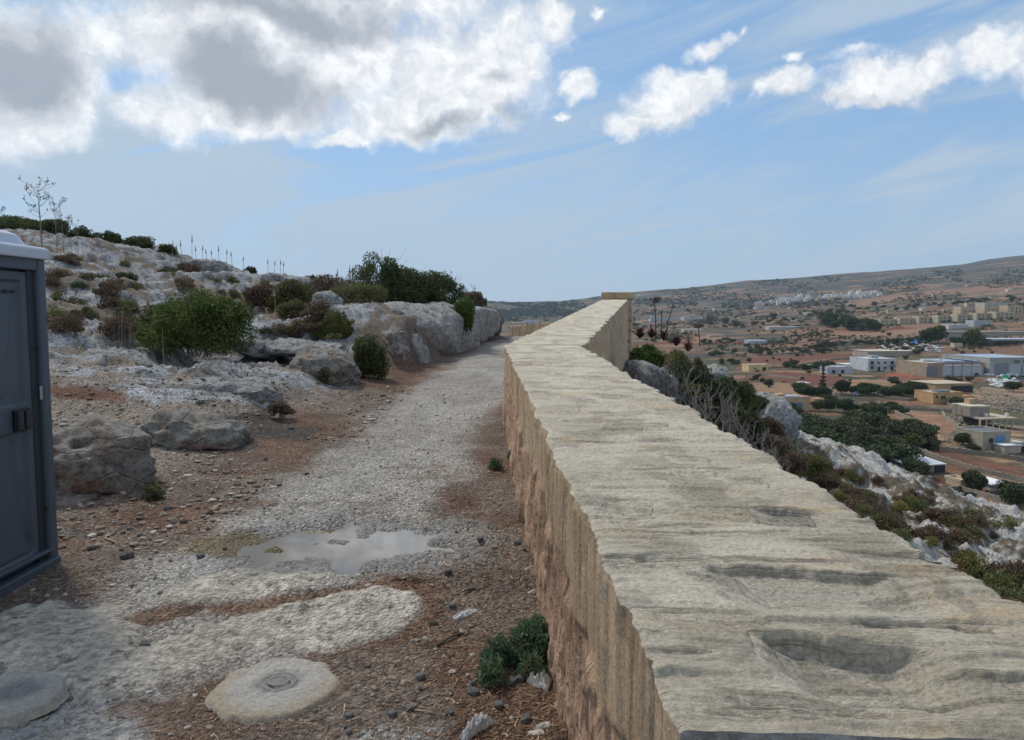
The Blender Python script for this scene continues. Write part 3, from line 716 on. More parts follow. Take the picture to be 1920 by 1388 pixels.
    for i in range(len(L)-1):
        b.quad(L[i], L[i+1], (L[i+1][0], L[i+1][1]-.004, L[i+1][2]-.17), (L[i][0], L[i][1]-.004, L[i][2]-.17))
    o = b.build('joint_face', MW_DARK, smooth=True); par(o)
    nx, ny = 90, 120
    xs = np.linspace(0, 1, nx); ys = np.linspace(-2.5, 1.21, ny); Yg, Xg = np.meshgrid(ys, xs, indexing='ij')
    l = .351-.0486*Yg-.01; r = 1.274-.0486*Yg+.01; acg = (r-l)*Xg; Xg = l+acg; Yg = Yg-.075*acg
    Zg = .946+.0379*Yg-.10 + fbm(Xg*9, Yg*12, 80., o=5)*.018
    Zg[:, 0] = -.2; Zg[:, 1] -= .005; Zg[:, -1] = -.6; Zg[:, -2] -= .005
    Xg[:, 0] = Xg[:, 1]-.01; Xg[:, -1] = Xg[:, -2]+.01
    V = np.stack([Xg, Yg, Zg], -1).reshape(-1, 3); idx = np.arange(nx*ny).reshape(ny, nx)
    Fq = np.stack([idx[:-1, :-1], idx[:-1, 1:], idx[1:, 1:], idx[1:, :-1]], -1).reshape(-1, 4)
    par(obj('near_block', mesh_np('near_block', V, Fq, MW_DARK, True)))
build_wall()
def stone_box(name, label, cat, c, size, rz, mat, seed=0, amp=.012, n=40, attrs=True):
    """block with worn faces: subdivided box, displaced"""
    vs, fs, at = [], [], []
    axes = [((1,0,0),(0,1,0),(0,0,1)), ((1,0,0),(0,1,0),(0,0,-1)), ((0,1,0),(0,0,1),(1,0,0)), ((0,1,0),(0,0,1),(-1,0,0)), ((1,0,0),(0,0,1),(0,1,0)), ((1,0,0),(0,0,1),(0,-1,0))]
    b = 0; hs = np.array(size)/2
    for a1, a2, nn in axes:
        g = np.linspace(-1, 1, n); A, B = np.meshgrid(g, g, indexing='ij')
        Pn = A[..., None]*np.array(a1)+B[..., None]*np.array(a2)+np.array(nn)
        q = Pn*hs; dsp = fbm(q[..., 0]*7+seed, q[..., 1]*7, q[..., 2]*7, o=4)*amp
        u = Pn/np.maximum(np.linalg.norm(Pn, axis=-1, keepdims=True), .1)
        q = q+u*dsp[..., None]
        rnd = np.sort(np.abs(Pn), axis=-1)[..., 1]; q = q*(1-.03*sst(rnd, .93, 1.))[..., None]
        vs.append(q.reshape(-1, 3)); idx = b+np.arange(n*n).reshape(n, n)
        f = np.stack([idx[:-1, :-1], idx[1:, :-1], idx[1:, 1:], idx[:-1, 1:]], -1).reshape(-1, 4)
        if np.dot(np.cross(a1, a2), nn) < 0: f = f[:, ::-1]
        fs.append(f); b += n*n
        at.append(np.stack([q[..., 0]+q[..., 1], q[..., 2], 0*q[..., 0]], -1).reshape(-1, 3))
    V = np.concatenate(vs)
    o = obj(name, mesh_np(name, V, np.concatenate(fs), mat, True, {'wuv': ('FLOAT_VECTOR', np.concatenate(at)), 'low': ('FLOAT', np.zeros(len(V)))}), loc=c, rz=rz)
    return tag(o, label, cat)
# end pillar of the wall: coursed blocks and a slab on top
def pillar():
    c = P(1157, 600, 31.9); root = empty('stone_pillar', (c.x, 31.75, -.6), R(-9), 'taller tan stone pillar with flat cap closing the far end of the parapet', 'pillar')
    top = P(1157, 548, 31.3).z
    zz = -.2+0
    hcap = .30; H0 = top-hcap-(-.9)
    nco = 7
    for k in range(nco):
        h = H0/nco
        o = stone_box('block', None, None, (0, 0, -.3+h*(k+.5)), (1.20+.02*((k*7) % 3), 1.0, h-.012), R(((k*5) % 3-1)*.6), MW_FACE, seed=k*3.3, amp=.02, n=14); o.parent = root
    o = stone_box('cap', None, None, (0, 0, -.3+H0+hcap/2), (1.36, 1.12, hcap), 0, MW_FACE, seed=9, amp=.015, n=20); o.parent = root
pillar()
def far_wall():
    """wall beyond the crest, coming back to the left"""
    a = P(953, 613, 46); b = P(1120, 596, 40); n = 160; nd = 24
    s = np.linspace(0, 1, n); L = math.hypot(b.x-a.x, b.y-a.y)
    X0 = a.x+(b.x-a.x)*s; Y0 = a.y+(b.y-a.y)*s; Z0 = a.z+(b.z-a.z)*s + vn(s*90, 0, 2.)*.03
    prof = [(0., 1)]; rows = []
    nx, ny = (b.y-a.y)/L, -(b.x-a.x)/L      # towards camera
    for k in range(nd):
        f = k/(nd-1); dz = -1.4*f
        o = fbm(s*L*6, s*0+dz*.8, 5., o=3)*.06
        rows.append(np.stack([X0+nx*o, Y0+ny*o, Z0+dz], -1))
    rows = rows[::-1]
    for k in range(6):
        f = k/5*.9; rows.append(np.stack([X0-nx*f, Y0-ny*f, Z0+vn(s*200, k, 3.)*.02], -1))
    rows.append(rows[-1]-np.array([0, 0, 1.5]))
    V = np.stack(rows, 1); m = V.shape[1]; idx = np.arange(n*m).reshape(n, m)
    Fq = np.stack([idx[:-1, :-1], idx[1:, :-1], idx[1:, 1:], idx[:-1, 1:]], -1).reshape(-1, 4)
    uv = np.stack([np.repeat(s*L, m), V[..., 2].ravel(), np.zeros(n*m)], -1)
    tag(obj('boundary_wall', mesh_np('boundary_wall', V.reshape(-1, 3), Fq, MW_FACE, True, {'wuv': ('FLOAT_VECTOR', uv), 'low': ('FLOAT', np.zeros(n*m))})),
        'short stretch of tan wall seen beyond the crest of the path', 'wall')
far_wall()
# ============================================================ rocks
import bmesh
def ico(sub):
    bm = bmesh.new(); bmesh.ops.create_icosphere(bm, subdivisions=sub, radius=1); v = np.array([x.co[:] for x in bm.verts]); f = np.array([[q.index for q in x.verts] for x in bm.faces]); bm.free(); return v, f
ICO = {s: ico(s) for s in (1, 2, 3, 5, 6)}
def rock_mesh(name, size, k=3., seed=0, sub=5, mat=None, amp=.10, cuts=6, ribs=False, cutd=.78):
    v, f = ICO[sub]; v = v.copy(); rs = np.random.RandomState(seed)
    nrm = (np.abs(v)**k).sum(1)**(1/k); v = v/nrm[:, None]
    for _ in range(cuts):
        d = rs.normal(size=3); d /= np.linalg.norm(d); dd = rs.uniform(cutd, cutd+.22)
        t = v@d; over = np.clip(t-dd, 0, 9); v = v-over[:, None]*d*.92
    s = np.array(size)/2; w = v*s; sc_ = max(size)
    u = v/np.linalg.norm(v, axis=1, keepdims=True)
    n = fbm(w[:, 0]*2.2/sc_*1.6+seed*3.1, w[:, 1]*2.2/sc_*1.6, w[:, 2]*3.6/sc_*1.6, o=5)*amp*sc_*.9 + fbm(w[:, 0]*7+seed, w[:, 1]*7, w[:, 2]*11, o=5)*.05*min(1.6, max(.5, sc_)) - np.abs(fbm(w[:, 0]*4+seed, w[:, 1]*4, w[:, 2]*8, o=4))*.07*min(1.6, max(.4, sc_))
    n = n - np.clip(.12-np.abs(fbm(w[:, 0]*1.8+seed, w[:, 1]*1.8, w[:, 2]*3.5, o=4)), 0, 1)*.25*min(1, sc_*.5)
    if ribs: n = fbm(w[:, 0]*2+seed, w[:, 1]*2, w[:, 2]*2, o=4)*amp*1.6 + fbm(w[:, 0]*7, w[:, 1]*7, w[:, 2]*.8, o=4)*.05 + fbm(w[:, 0]*16, w[:, 1]*16, w[:, 2]*2.5, o=3)*.014
    w = w+u*n[:, None]
    return mesh_np(name, w, f, mat, True)
def rock(label, px, py, Y, size, rz=0, tilt=(0, 0), k=3., seed=0, mat=M_ROCK, name='boulder', cat='boulder', **kw):
    """px,py = centre of the rock in the photo at depth Y"""
    c = P(px, py, Y); o = obj(name, rock_mesh(name, size, k, seed, mat=mat, **kw), loc=c); o.rotation_euler = (R(tilt[0]), R(tilt[1]), R(rz))
    return tag(o, label, cat)
rock('large reddish grey boulder at the path edge right behind the toilet', 165, 880, 6.1, (.98, .85, .80), 12, (0, 8), 3.2, 3, M_ROCKB, amp=.09, cuts=7)
rock('low flat ochre stone at the foot of the large reddish boulder', 140, 942, 5.75, (.42, .35, .16), -10, (0, 0), 3, 14, M_ROCKB, amp=.08, sub=3)
rock('low sloping grey boulder to the right of the large reddish one', 365, 818, 7.7, (1.12, .75, .45), -6, (0, 6), 2.8, 5, M_ROCKB, amp=.10)
rock('broken pale rock ledge with an undercut face above the low sloping boulder', 445, 742, 9.6, (1.10, .8, .36), 4, (0, 2), 4, 7, M_ROCK, amp=.09, name='rock_ledge', cat='rock ledge')
rock('thin pale ledge rising in front of the big green bush', 340, 738, 9.7, (1.4, .9, .22), 2, (0, -2), 4, 31, M_ROCK, amp=.08, name='rock_ledge', cat='rock ledge')
rock('big slanting boulder left of the rounded green shrub by the path', 613, 694, 12.1, (1.10, .95, .72), -12, (0, 12), 3., 9, M_ROCKB, amp=.08, cuts=8)
rock('smooth layered slab capping the slanting boulder', 575, 655, 13.2, (1.25, 1.2, .30), -6, (0, 5), 4.5, 10, M_ROCK, amp=.06, name='rock_ledge', cat='rock ledge')
rock('blue grey flat slab between the green bush and the slanting boulder', 490, 655, 13.4, (1.0, 1.2, .30), 8, (0, 4), 4, 11, M_ROCK, amp=.07, name='rock_ledge', cat='rock ledge')
rock('squared brownish block between the round shrub and the cut rock face', 742, 655, 14.9, (.52, .8, .72), 20, (0, 0), 8, 12, M_ROCKB, amp=.04, cuts=3, name='rock_block', cat='rock block')
rock('tall pale quarried rock face with vertical tool marks beside the path', 812, 632, 18.4, (1.25, 4.6, 1.62), -13, (0, 0), 9, 13, M_CUT, amp=.06, cuts=5, ribs=True, cutd=.90, name='cut_rock', cat='cut rock', sub=6)
rock('weathered end of the quarried face where it crumbles towards the block', 775, 665, 15.7, (.60, .9, .80), -10, (6, -8), 4, 15, M_CUT, amp=.09, ribs=True, name='cut_rock', cat='cut rock')
rock('second cut rock face stepping down towards the crest of the path', 884, 610, 21.8, (.85, 3.8, 1.0), -14, (-2, 0), 7, 16, M_CUT, amp=.05, ribs=True, cuts=4, cutd=.9, name='cut_rock', cat='cut rock', sub=6)
rock('dark sloping rock where the hillside meets the path crest', 905, 600, 24.6, (1.15, 3.0, 1.15), -10, (-6, 22), 3, 17, M_ROCKB, amp=.07, name='cut_rock', cat='cut rock')
rock('upright grey rock half hidden in dry twigs behind the yellow green shrubs', 612, 575, 16.5, (.75, .8, .65), 10, (0, 0), 3, 18, M_ROCK, amp=.12)
rock('rounded pale skyline rock left of the dark thicket', 545, 537, 26, (2.0, 1.6, .8), 0, (0, 10), 3, 19, M_ROCK, amp=.08)
rock('grey knob of rock under the skyline shrubs at upper left', 400, 508, 28, (2.2, 1.6, .8), 0, (0, 8), 3, 20, M_ROCK, amp=.1)
rock('broad pale outcrop just above the toilet roof', 165, 478, 27, (3.6, 1.8, 1.0), 0, (0, 6), 4, 21, M_ROCK, amp=.08, name='rock_outcrop', cat='outcrop')
rock('loose angular stone lying on brown chips near the toilet', 275, 683, 9.9, (.16, .14, .08), 0, (0, 20), 3, 22, M_ROCKB, sub=3)
# right of the wall
rock('pale split outcrop right behind the parapet below the thicket', 1218, 735, 15.8, (1.25, 1.8, 1.25), 15, (0, 18), 4, 23, M_ROCK, amp=.16, cuts=10, cutd=.6, name='rock_outcrop', cat='outcrop')
rock('grey cliff knob dropping to the valley beyond the bare branches', 1400, 835, 27, (2.7, 4.0, 3.6), 10, (0, 26), 4, 24, M_ROCK, amp=.15, cuts=10, cutd=.6, name='cliff', cat='cliff', sub=6)
rock('narrow grey crag behind the thicket above the cliff knob', 1340, 722, 31, (1.3, 2.5, 1.6), 0, (0, 22), 4, 25, M_ROCK, amp=.15, cuts=9, cutd=.6, name='cliff', cat='cliff')
# ============================================================ plants
def leaf_mesh(name, lobes, n, size, mat, seed=0, shell=.55, asp=.45, up=.2, curl=True):
    """lobes: list of (x,y,z,rx,ry,rz); leaves sit through each lobe, denser to the outside"""
    rs = np.random.RandomState(seed); L = np.array(lobes, float); wgt = (L[:, 3]*L[:, 4]+L[:, 4]*L[:, 5]+L[:, 3]*L[:, 5])**.9; wgt /= wgt.sum()
    id_ = rs.choice(len(L), n, p=wgt); d = rs.normal(size=(n, 3)); d /= np.linalg.norm(d, axis=1, keepdims=True)
    rr = shell+(1-shell)*rs.rand(n)**.6 + rs.normal(size=n)*.05
    c = L[id_, :3]+d*rr[:, None]*L[id_, 3:6]
    c = c+fbm(c[:, 0]*3/size*.05, c[:, 1]*3/size*.05, c[:, 2]*3/size*.05)[:, None]*d*size*1.6
    keep = vn(c[:, 0]/size*.16+seed, c[:, 1]/size*.16, c[:, 2]/size*.16) > -.62
    c = c[keep]; d = d[keep]; m = len(c)
    a = rs.normal(size=(m, 3))+d*.6+np.array([0, 0, up]); a /= np.linalg.norm(a, axis=1, keepdims=True)
    b = np.cross(a, rs.normal(size=(m, 3))); b /= np.linalg.norm(b, axis=1, keepdims=True)
    s = size*(.6+.8*rs.rand(m))[:, None]
    A, B = a*s, b*s*asp
    V = np.stack([c-A*.5, c+B*.5, c+A*.5, c-B*.5], 1).reshape(-1, 3)
    Fq = np.arange(m*4).reshape(m, 4)
    lv = np.clip(rs.rand(m)*.75+.25*(vn(c[:, 0]/size*.12, c[:, 1]/size*.12, c[:, 2]/size*.12+7)+1)/2, 0, 1)
    return mesh_np(name, V, Fq, mat, False, {'leafv': ('FLOAT', np.repeat(lv, 4))})
def lumpy(w, d, h, n, seed, flat=.0):
    rs = random.Random(seed); L = []
    for k in range(6):
        a = k*1.05+rs.uniform(-.3, .3); q = rs.uniform(.24, .34); L.append((math.cos(a)*q*w, math.sin(a)*q*d, h*.24, w*.20, d*.20, h*.26))
    for _ in range(n):
        a = rs.uniform(0, 2*math.pi); r = math.sqrt(rs.random())*.62
        k = rs.uniform(.26, .42); x = math.cos(a)*r*w*.5; y = math.sin(a)*r*d*.5; top = h*(1-.55*r*r)*rs.uniform(.75, 1.0)
        L.append((x, y, max(.15*h, top-k*h*.5), k*w*.5, k*d*.5, k*h*.62))
    L.append((0, 0, h*.42, w*.40, d*.40, h*.42)); return L
def twigs_mb(w, d, h, n, seed, r=.006):
    rs = random.Random(seed); b = MB()
    for _ in range(n):
        a = rs.uniform(0, 6.28); q = rs.uniform(.2, .95); p0 = (rs.uniform(-.08, .08)*w, rs.uniform(-.08, .08)*d, -.08)
        p2 = (math.cos(a)*q*w*.45, math.sin(a)*q*d*.45, h*rs.uniform(.55, .98)); p1 = ((p0[0]+p2[0])*.4, (p0[1]+p2[1])*.4, p2[2]*.5)
        b.tube([p0, p1, p2], r*1.8, r*.5, 4)
        for _ in range(2):
            e = (p2[0]+rs.uniform(-.2, .2)*w, p2[1]+rs.uniform(-.2, .2)*d, p2[2]+rs.uniform(-.1, .15)*h); b.tube([p1, ((p1[0]+e[0])/2, (p1[1]+e[1])/2, (p1[2]+e[2])/2+.02), e], r, r*.4, 3)
    return b
def shrub(label, px, py_base, Y, w, h, mat, n, leaf, seed, d=None, lobes=9, name='shrub', cat='shrub', sink=.05, tw=10, shell=.5, asp=.45, z=None):
    c = P(px, py_base, Y); g = gz(c.x, c.y) if z is None else z
    g = c.z if z == 'px' else g
    d = d or w*.85
    root = empty(name, (c.x, c.y, g-sink), 0, label, cat)
    obj('foliage', leaf_mesh('foliage', lumpy(w, d, h+sink, lobes, seed), int(n*1.35), leaf*1.25, mat, seed, shell, asp), root)
    twigs_mb(w, d, h, tw, seed).build('stems', M_TWIG, root)
    return root
shrub('big rounded green bush standing on the rocks behind the low boulders', 374, 655, 12.9, 2.05, 1.12, L_GREEN, 19000, .042, 1, lobes=16, tw=18, z='px', shell=.45)
shrub('grey olive shrub leaning on the left side of the big green bush', 292, 640, 13.6, .75, .75, L_OLIVE, 4500, .04, 2, tw=14, z='px')
shrub('rounded dull green shrub by the path right of the slanting boulder', 693, 703, 12.9, .70, .74, L_DARK, 6500, .035, 3, tw=12, z='px')
shrub('grey green top of the rounded shrub by the path', 690, 660, 13.1, .62, .32, L_OLIVE, 2500, .03, 53, tw=4, z='px')
shrub('yellow green cushion shrub left of two above the round shrub', 638, 640, 15.2, .85, .50, L_YEL, 5000, .04, 4, z='px')
shrub('yellow green cushion shrub in the middle above the round shrub', 690, 632, 15.9, .75, .50, L_YEL, 4500, .04, 5, z='px')
shrub('small dark shrub with rusty twigs left of the cut rock face', 742, 622, 16.2, .62, .42, L_OLIVE, 3500, .035, 6, z='px')
shrub('rusty dry tuft hanging in the notch of the cut face', 772, 642, 15.7, .22, .38, L_BROWN, 1500, .03, 7, z='px', tw=8)
shrub('tall pointed dark shrub topping the thicket above the cut face', 708, 575, 19.3, 1.7, 1.38, L_DARK, 12000, .045, 8, tw=22, z='px')
shrub('broad dark shrub in the middle of the thicket above the cut face', 762, 580, 19.5, 2.1, 1.15, L_DARK, 13000, .045, 9, tw=22, z='px')
shrub('dark shrub at the right end of the thicket above the cut face', 818, 575, 20.0, 1.7, 1.02, L_DARK, 10000, .045, 10, tw=16, z='px')
shrub('olive brown shrub at the left foot of the thicket', 668, 588, 17.6, 1.5, .90, L_OLIVE, 6000, .045, 11, tw=16, z='px')
shrub('dry twiggy shrub with few leaves left of the thicket', 615, 572, 18.6, 1.9, .75, L_BROWN, 7000, .05, 12, tw=34, z='px')
shrub('vivid green plant hanging over the joint between the two cut faces', 870, 622, 18.9, .50, .95, L_GREEN, 4500, .07, 13, d=.5, tw=8, asp=.22, z='px')
shrub('rusty dark bush on the rock near the crest of the path', 885, 575, 23.6, .75, .50, L_BROWN, 4000, .05, 14, z='px', tw=14)
shrub('small dark bush right at the top of the last cut rock', 903, 578, 24.5, .45, .35, L_DARK, 1800, .045, 15, z='px')
shrub('dark olive spreading shrub on the karst above the toilet side', 183, 556, 20.5, 1.55, .62, L_OLIVE, 8000, .05, 16, z='px', tw=16)
shrub('small dark shrub touching the right end of the olive spreading shrub', 235, 536, 21.5, .75, .35, L_DARK, 3000, .05, 17, z='px')
shrub('dark round shrub with dead stalks just right of the toilet', 156, 625, 14.4, .72, .55, L_DARK, 5500, .035, 18, z='px', tw=16)
shrub('wide olive shrub partly behind the toilet corner', 122, 582, 16.3, 1.0, .35, L_OLIVE, 5000, .04, 19, z='px')
shrub('dark low shrub in the middle of the karst slope', 314, 522, 25, 1.10, .36, L_DARK, 4000, .05, 20, z='px')
shrub('dark rusty shrub right of the big green bush', 545, 572, 17, 1.15, .60, L_OLIVE, 6000, .045, 21, z='px', tw=18)
shrub('olive shrub behind the right shoulder of the big green bush', 490, 575, 17.2, .9, .50, L_BROWN, 4500, .045, 22, z='px', tw=14)
shrub('low green shrub beside the dark rusty one', 548, 590, 16.2, .80, .30, L_OLIVE, 3500, .04, 23, z='px')
shrub('small tuft of green on the slab in front of the slanting boulder', 528, 772, 9.0, .34, .13, L_BROWN, 1000, .03, 24, z='px', tw=10)
shrub('dry grey tuft under the pale undercut ledge', 385, 772, 8.9, .3, .14, L_OLIVE, 900, .03, 25, z='px', tw=10)
shrub('small green sprig growing at the foot of the slanting boulder', 607, 722, 11.6, .16, .3, L_DARK, 500, .03, 26, z='px', tw=5)
shrub('wiry dark tuft at the right foot of the large reddish boulder', 285, 930, 5.75, .20, .10, L_DARK, 600, .02, 27, z='px', tw=14)
shrub('yellowish shrub showing behind the toilet corner above', 108, 540, 19.5, .6, .3, L_YEL, 1800, .045, 28, z='px')
# skyline shrubs, left to right
SKY_SHR = [(12,432,30,3.0,.75,'long dark'), (60,442,30,2.6,.75,'rounded dark'), (100,452,30,1.5,.7,'dark sloping'), (150,464,29.5,1.0,.6,'dark domed'), (205,472,29.5,1.1,.4,'low dark'), (262,482,29,1.3,.55,'domed dark'), (314,486,29,.85,.50,'small round dark'),
           (470,503,29,.55,.28,'tiny dark'), (540,522,28,.55,.28,'small flat dark'), (581,533,28,.75,.40,'round dark'), (637,548,24,.6,.35,'thin olive'), (180,470,30,.7,.4,'ragged dark')]
ORD = ['first', 'second', 'third', 'fourth', 'fifth', 'sixth', 'seventh', 'ninth', 'tenth', 'eleventh', 'twelfth', 'eighth']
for i, (px, py, Y, ww, hh, d_) in enumerate(SKY_SHR):
    shrub('%s shrub standing on the left skyline ridge, %s from the toilet side' % (d_, ORD[i]), px, py, Y, ww, hh*.85, L_DARK if i != 10 else L_OLIVE, int(2200*ww+1000), .06, 60+i, tw=8, sink=.12)['group'] = 'shrubs along the left skyline'
# weeds in the foreground
def weed(label, px, py, w, h, n, leaf, seed, mat, sub=((0, 0, 1),), z=None):
    n = int(n*2.4); leaf *= .74
    c = ground_at(px, py); root = empty('weed', (c.x, c.y, c.z-.01), 0, label, 'weed'); L = []
    for (ox, oy, k) in sub: L += [(x+ox, y+oy, zz, a, b, cc) for (x, y, zz, a, b, cc) in lumpy(w*k, w*k, h*k, 6, seed+int(ox*100))]
    obj('foliage', leaf_mesh('foliage', L, n, leaf, mat, seed, .25, .24, .5), root)
    b = MB(); rs = random.Random(seed)
    for (ox, oy, k) in sub:
        for _ in range(10): b.tube([(ox, oy, 0), (ox+rs.uniform(-.2, .2)*w, oy+rs.uniform(-.2, .2)*w, h*.4*k), (ox+rs.uniform(-.45, .45)*w*k, oy+rs.uniform(-.45, .45)*w*k, h*k*rs.uniform(.6, 1))], .003, .0012, 4)
    b.build('stems', M_BARK, root)
L_WEED = mat_leaf('weed_leaves', (.045, .085, .045), (.11, .17, .095), (.13, .17, .08))
weed('leafy dark green weed spreading from the foot of the wall', 985, 1245, .24, .20, 2600, .040, 71, L_WEED, ((0, .02, 1), (-.13, .0, .75), (-.14, -.16, .62), (.05, .15, .9), (.02, -.1, .7)))
weed('small green weed in the path verge close to the wall, nearer one', 930, 880, .17, .12, 700, .028, 72, L_WEED, ((0, 0, 1),))
weed('tiny green weed against the wall foot, farther one', 958, 860, .11, .10, 350, .026, 73, L_WEED, ((0, 0, 1),))
weed('tiny seedling beside the pale limestone slab', 812, 1172, .06, .03, 60, .018, 74, L_WEED, ((0, 0, 1),))
# ---- dead stalk plants
def stalk_plant(label, px, py, Y, h, seed, kind='asphodel', n=1, spread=.15, r=.008, name='dead_stalk', cat='dry plant', group=None, lean=.1, mat=None):
    rs = random.Random(seed); c = P(px, py, Y); b = MB()
    for _ in range(n):
        x, y = rs.uniform(-spread, spread), rs.uniform(-spread, spread); hh = h*rs.uniform(.6, 1.0) if n > 1 else h
        lx, ly = rs.uniform(-lean, lean)*hh, rs.uniform(-lean, lean)*hh
        b.tube([(x, y, -.3), (x+lx*.4, y+ly*.4, hh*.5), (x+lx, y+ly, hh)], r, r*.4, 4)
        if kind == 'asphodel':
            b.tube([(x+lx*.7, y+ly*.7, hh*.72), (x+lx*.85, y+ly*.85, hh*.84), (x+lx, y+ly, hh)], r*2.6, r*.5, 5)
        if kind == 'fennel':
            for k in range(11):
                f = rs.uniform(.35, .97); a = rs.uniform(0, 6.28); q = rs.uniform(.12, .28)*h; p = (x+lx*f, y+ly*f, hh*f)
                e = (p[0]+math.cos(a)*q, p[1]+math.sin(a)*q, p[2]+q*rs.uniform(.5, 1.1)); b.tube([p, ((p[0]+e[0])/2, (p[1]+e[1])/2, (p[2]+e[2])/2-.02), e], r*.55, r*.3, 3)
                for _ in range(4):
                    g = (e[0]+rs.uniform(-.07, .07)*h*.6, e[1]+rs.uniform(-.07, .07)*h*.6, e[2]+rs.uniform(.0, .07)*h); b.tube([e, g], r*.3, r*.3, 3); b.tube([(g[0], g[1], g[2]-r), (g[0], g[1], g[2]+2*r)], r*1.2, r*.8, 4)
    o = b.build(name, mat or M_TWIG, loc=c); return tag(o, label, cat, group)
stalk_plant('tall branching dead fennel against the sky behind the toilet roof', 82, 450, 19, 1.35, 1, 'fennel', 2, .12, .010)
stalk_plant('shorter branching dead fennel just right of the tallest one', 108, 452, 19.5, 1.15, 2, 'fennel', 2, .10, .009)
stalk_plant('thin dead fennel at the left edge of the picture', 3, 430, 20, .55, 3, 'fennel', 1, .1, .008)
stalk_plant('small wispy dry fennel on the ridge above the outcrop', 152, 465, 24, .75, 4, 'fennel', 1, .1, .008)
stalk_plant('faint dry fennel on the ridge right of the wispy one', 175, 470, 26, .65, 5, 'fennel', 1, .1, .007)
rs = random.Random(5)
g_as = 'dry asphodel stalks along the ridge'
for i, (px, top, yb) in enumerate(((323,452,486),(331,460,486),(341,452,488),(360,441,490),(368,462,492),(380,461,494),(388,468,494),(396,470,496),(411,462,496),(425,468,500),(436,472,502),(457,482,504),(503,487,512),(515,490,514),(525,488,516),(531,492,518),(630,507,548),(655,500,552),(661,512,555),(678,515,560),(634,515,550))):
    Y = 28 if px < 600 else 22
    stalk_plant('%s dry asphodel stalk standing on the skyline ridge %s' % ('tall' if yb-top > 33 else 'short', 'above the big green bush' if px < 400 else 'right of the big green bush' if px < 480 else 'above the slanting boulder' if px < 560 else 'left of the dark thicket'), px, yb+4, Y, (yb-top)/F*Y+.1, 20+i, 'asphodel', 1, .0, .011, group=g_as, lean=.08)
stalk_plant('cream asphodel spike in front of the rusty shrub beside the green bush', 517, 588, 15.5, .50, 51, 'asphodel', 1, 0, .011, mat=M_STRAW)
stalk_plant('cream asphodel spike against the dark thicket', 697, 600, 16.5, .45, 52, 'asphodel', 1, 0, .011, mat=M_STRAW)
stalk_plant('bundle of bare straw stalks rising from the dark round shrub', 148, 640, 13.8, .62, 53, 'plain', 5, .14, .006, mat=M_STRAW)
stalk_plant('slim brown forked stalks on the litter right of the toilet', 226, 655, 12.4, .85, 54, 'plain', 4, .06, .005)
stalk_plant('single brown stalk beside the forked stalks', 243, 652, 12.4, .62, 55, 'plain', 2, .04, .005)
stalk_plant('one pale stalk standing in front of the green bush', 306, 650, 11.8, .30, 56, 'plain', 1, .0, .005, mat=M_STRAW)
stalk_plant('thin stalk beside the pale patch of rock near the toilet', 150, 702, 10, .28, 57, 'plain', 1, .0, .004)
stalk_plant('branching dry umbel plant over the right end of the thicket', 842, 565, 20, .75, 58, 'fennel', 1, .0, .009)
stalk_plant('dry twiggy sprays on the rock by the crest', 880, 560, 23, .35, 59, 'fennel', 2, .15, .006)
# ---- scattered low shrubs (copies)
protos = []
for i, (m, nn) in enumerate(((L_BROWN, 1400), (L_OLIVE, 1700), (L_DARK, 1700), (L_OLIVE, 1500), (L_YEL, 1500), (L_BROWN, 1200))):
    me = leaf_mesh('cushion_shrub', lumpy(1., .9, .5, 7, 200+i), nn, .075, m, 200+i, .45, .4); protos.append(me)
def part3(u, m): return ('left end', 'left middle', 'centre', 'right middle', 'right end')[max(0, min(4, int(5*u/m)))]
def zone(px, py, x0, x1, y0, y1):
    h = ('left', 'middle', 'right')[min(2, max(0, int(3*(px-x0)/(x1-x0))))]; v = ('upper', 'central', 'lower')[min(2, max(0, int(3*(py-y0)/(y1-y0))))]
    return v+' '+h
cnt = 0
def cushion(px, py, w, kind, label, group, ymin=1.6):
    g = ground_at(px, py, ymin)
    o = bpy.data.objects.new('cushion_shrub', protos[kind]); col.objects.link(o)
    o.location = (g.x, g.y, g.z-.06*w); s = w; o.scale = (s, s, s*random.uniform(.7, 1.1)); o.rotation_euler = (0, 0, random.uniform(0, 6.28)); tag(o, label, 'shrub', group)
random.seed(11)
KCOL = ('rusty brown', 'dull olive', 'dark green', 'mottled olive', 'yellow green', 'dry reddish brown')
for _ in range(95):
    px = random.uniform(100, 640); yt = np.interp(px, [100, 300, 480, 640], [480, 498, 520, 560]); py = random.uniform(yt, yt+(650-yt)*.85)
    if 255 < px < 490 and py > 560: continue
    cushion(px, py, (wq := random.uniform(.25, .75)), (kq := random.choice([0, 0, 1, 2, 3, 5])), '%s %s cushion shrub on the left karst hillside, %s part' % ('tiny' if wq < .4 else 'small' if wq < .58 else 'wide', KCOL[kq], zone(px, py, 100, 640, 490, 640)), 'cushion shrubs on the left karst')
for _ in range(85):
    px = random.uniform(1400, 1925); lo = np.interp(px, [1400, 1560, 1700, 1925], [800, 880, 915, 985]); hi = np.interp(px, [1400, 1560, 1700, 1925], [850, 935, 1020, 1150])
    py = random.uniform(lo, hi); cushion(px, py, (wq := random.uniform(.3, .9)), (kq := random.choice([0, 0, 0, 1, 3, 3, 5, 4])), '%s %s cushion shrub on the rocky slope beyond the parapet, %s part' % ('tiny' if wq < .48 else 'medium' if wq < .7 else 'wide', KCOL[kq], zone(px, py, 1400, 1925, 830, 1120)), 'cushion shrubs on the slope right of the wall', 6)
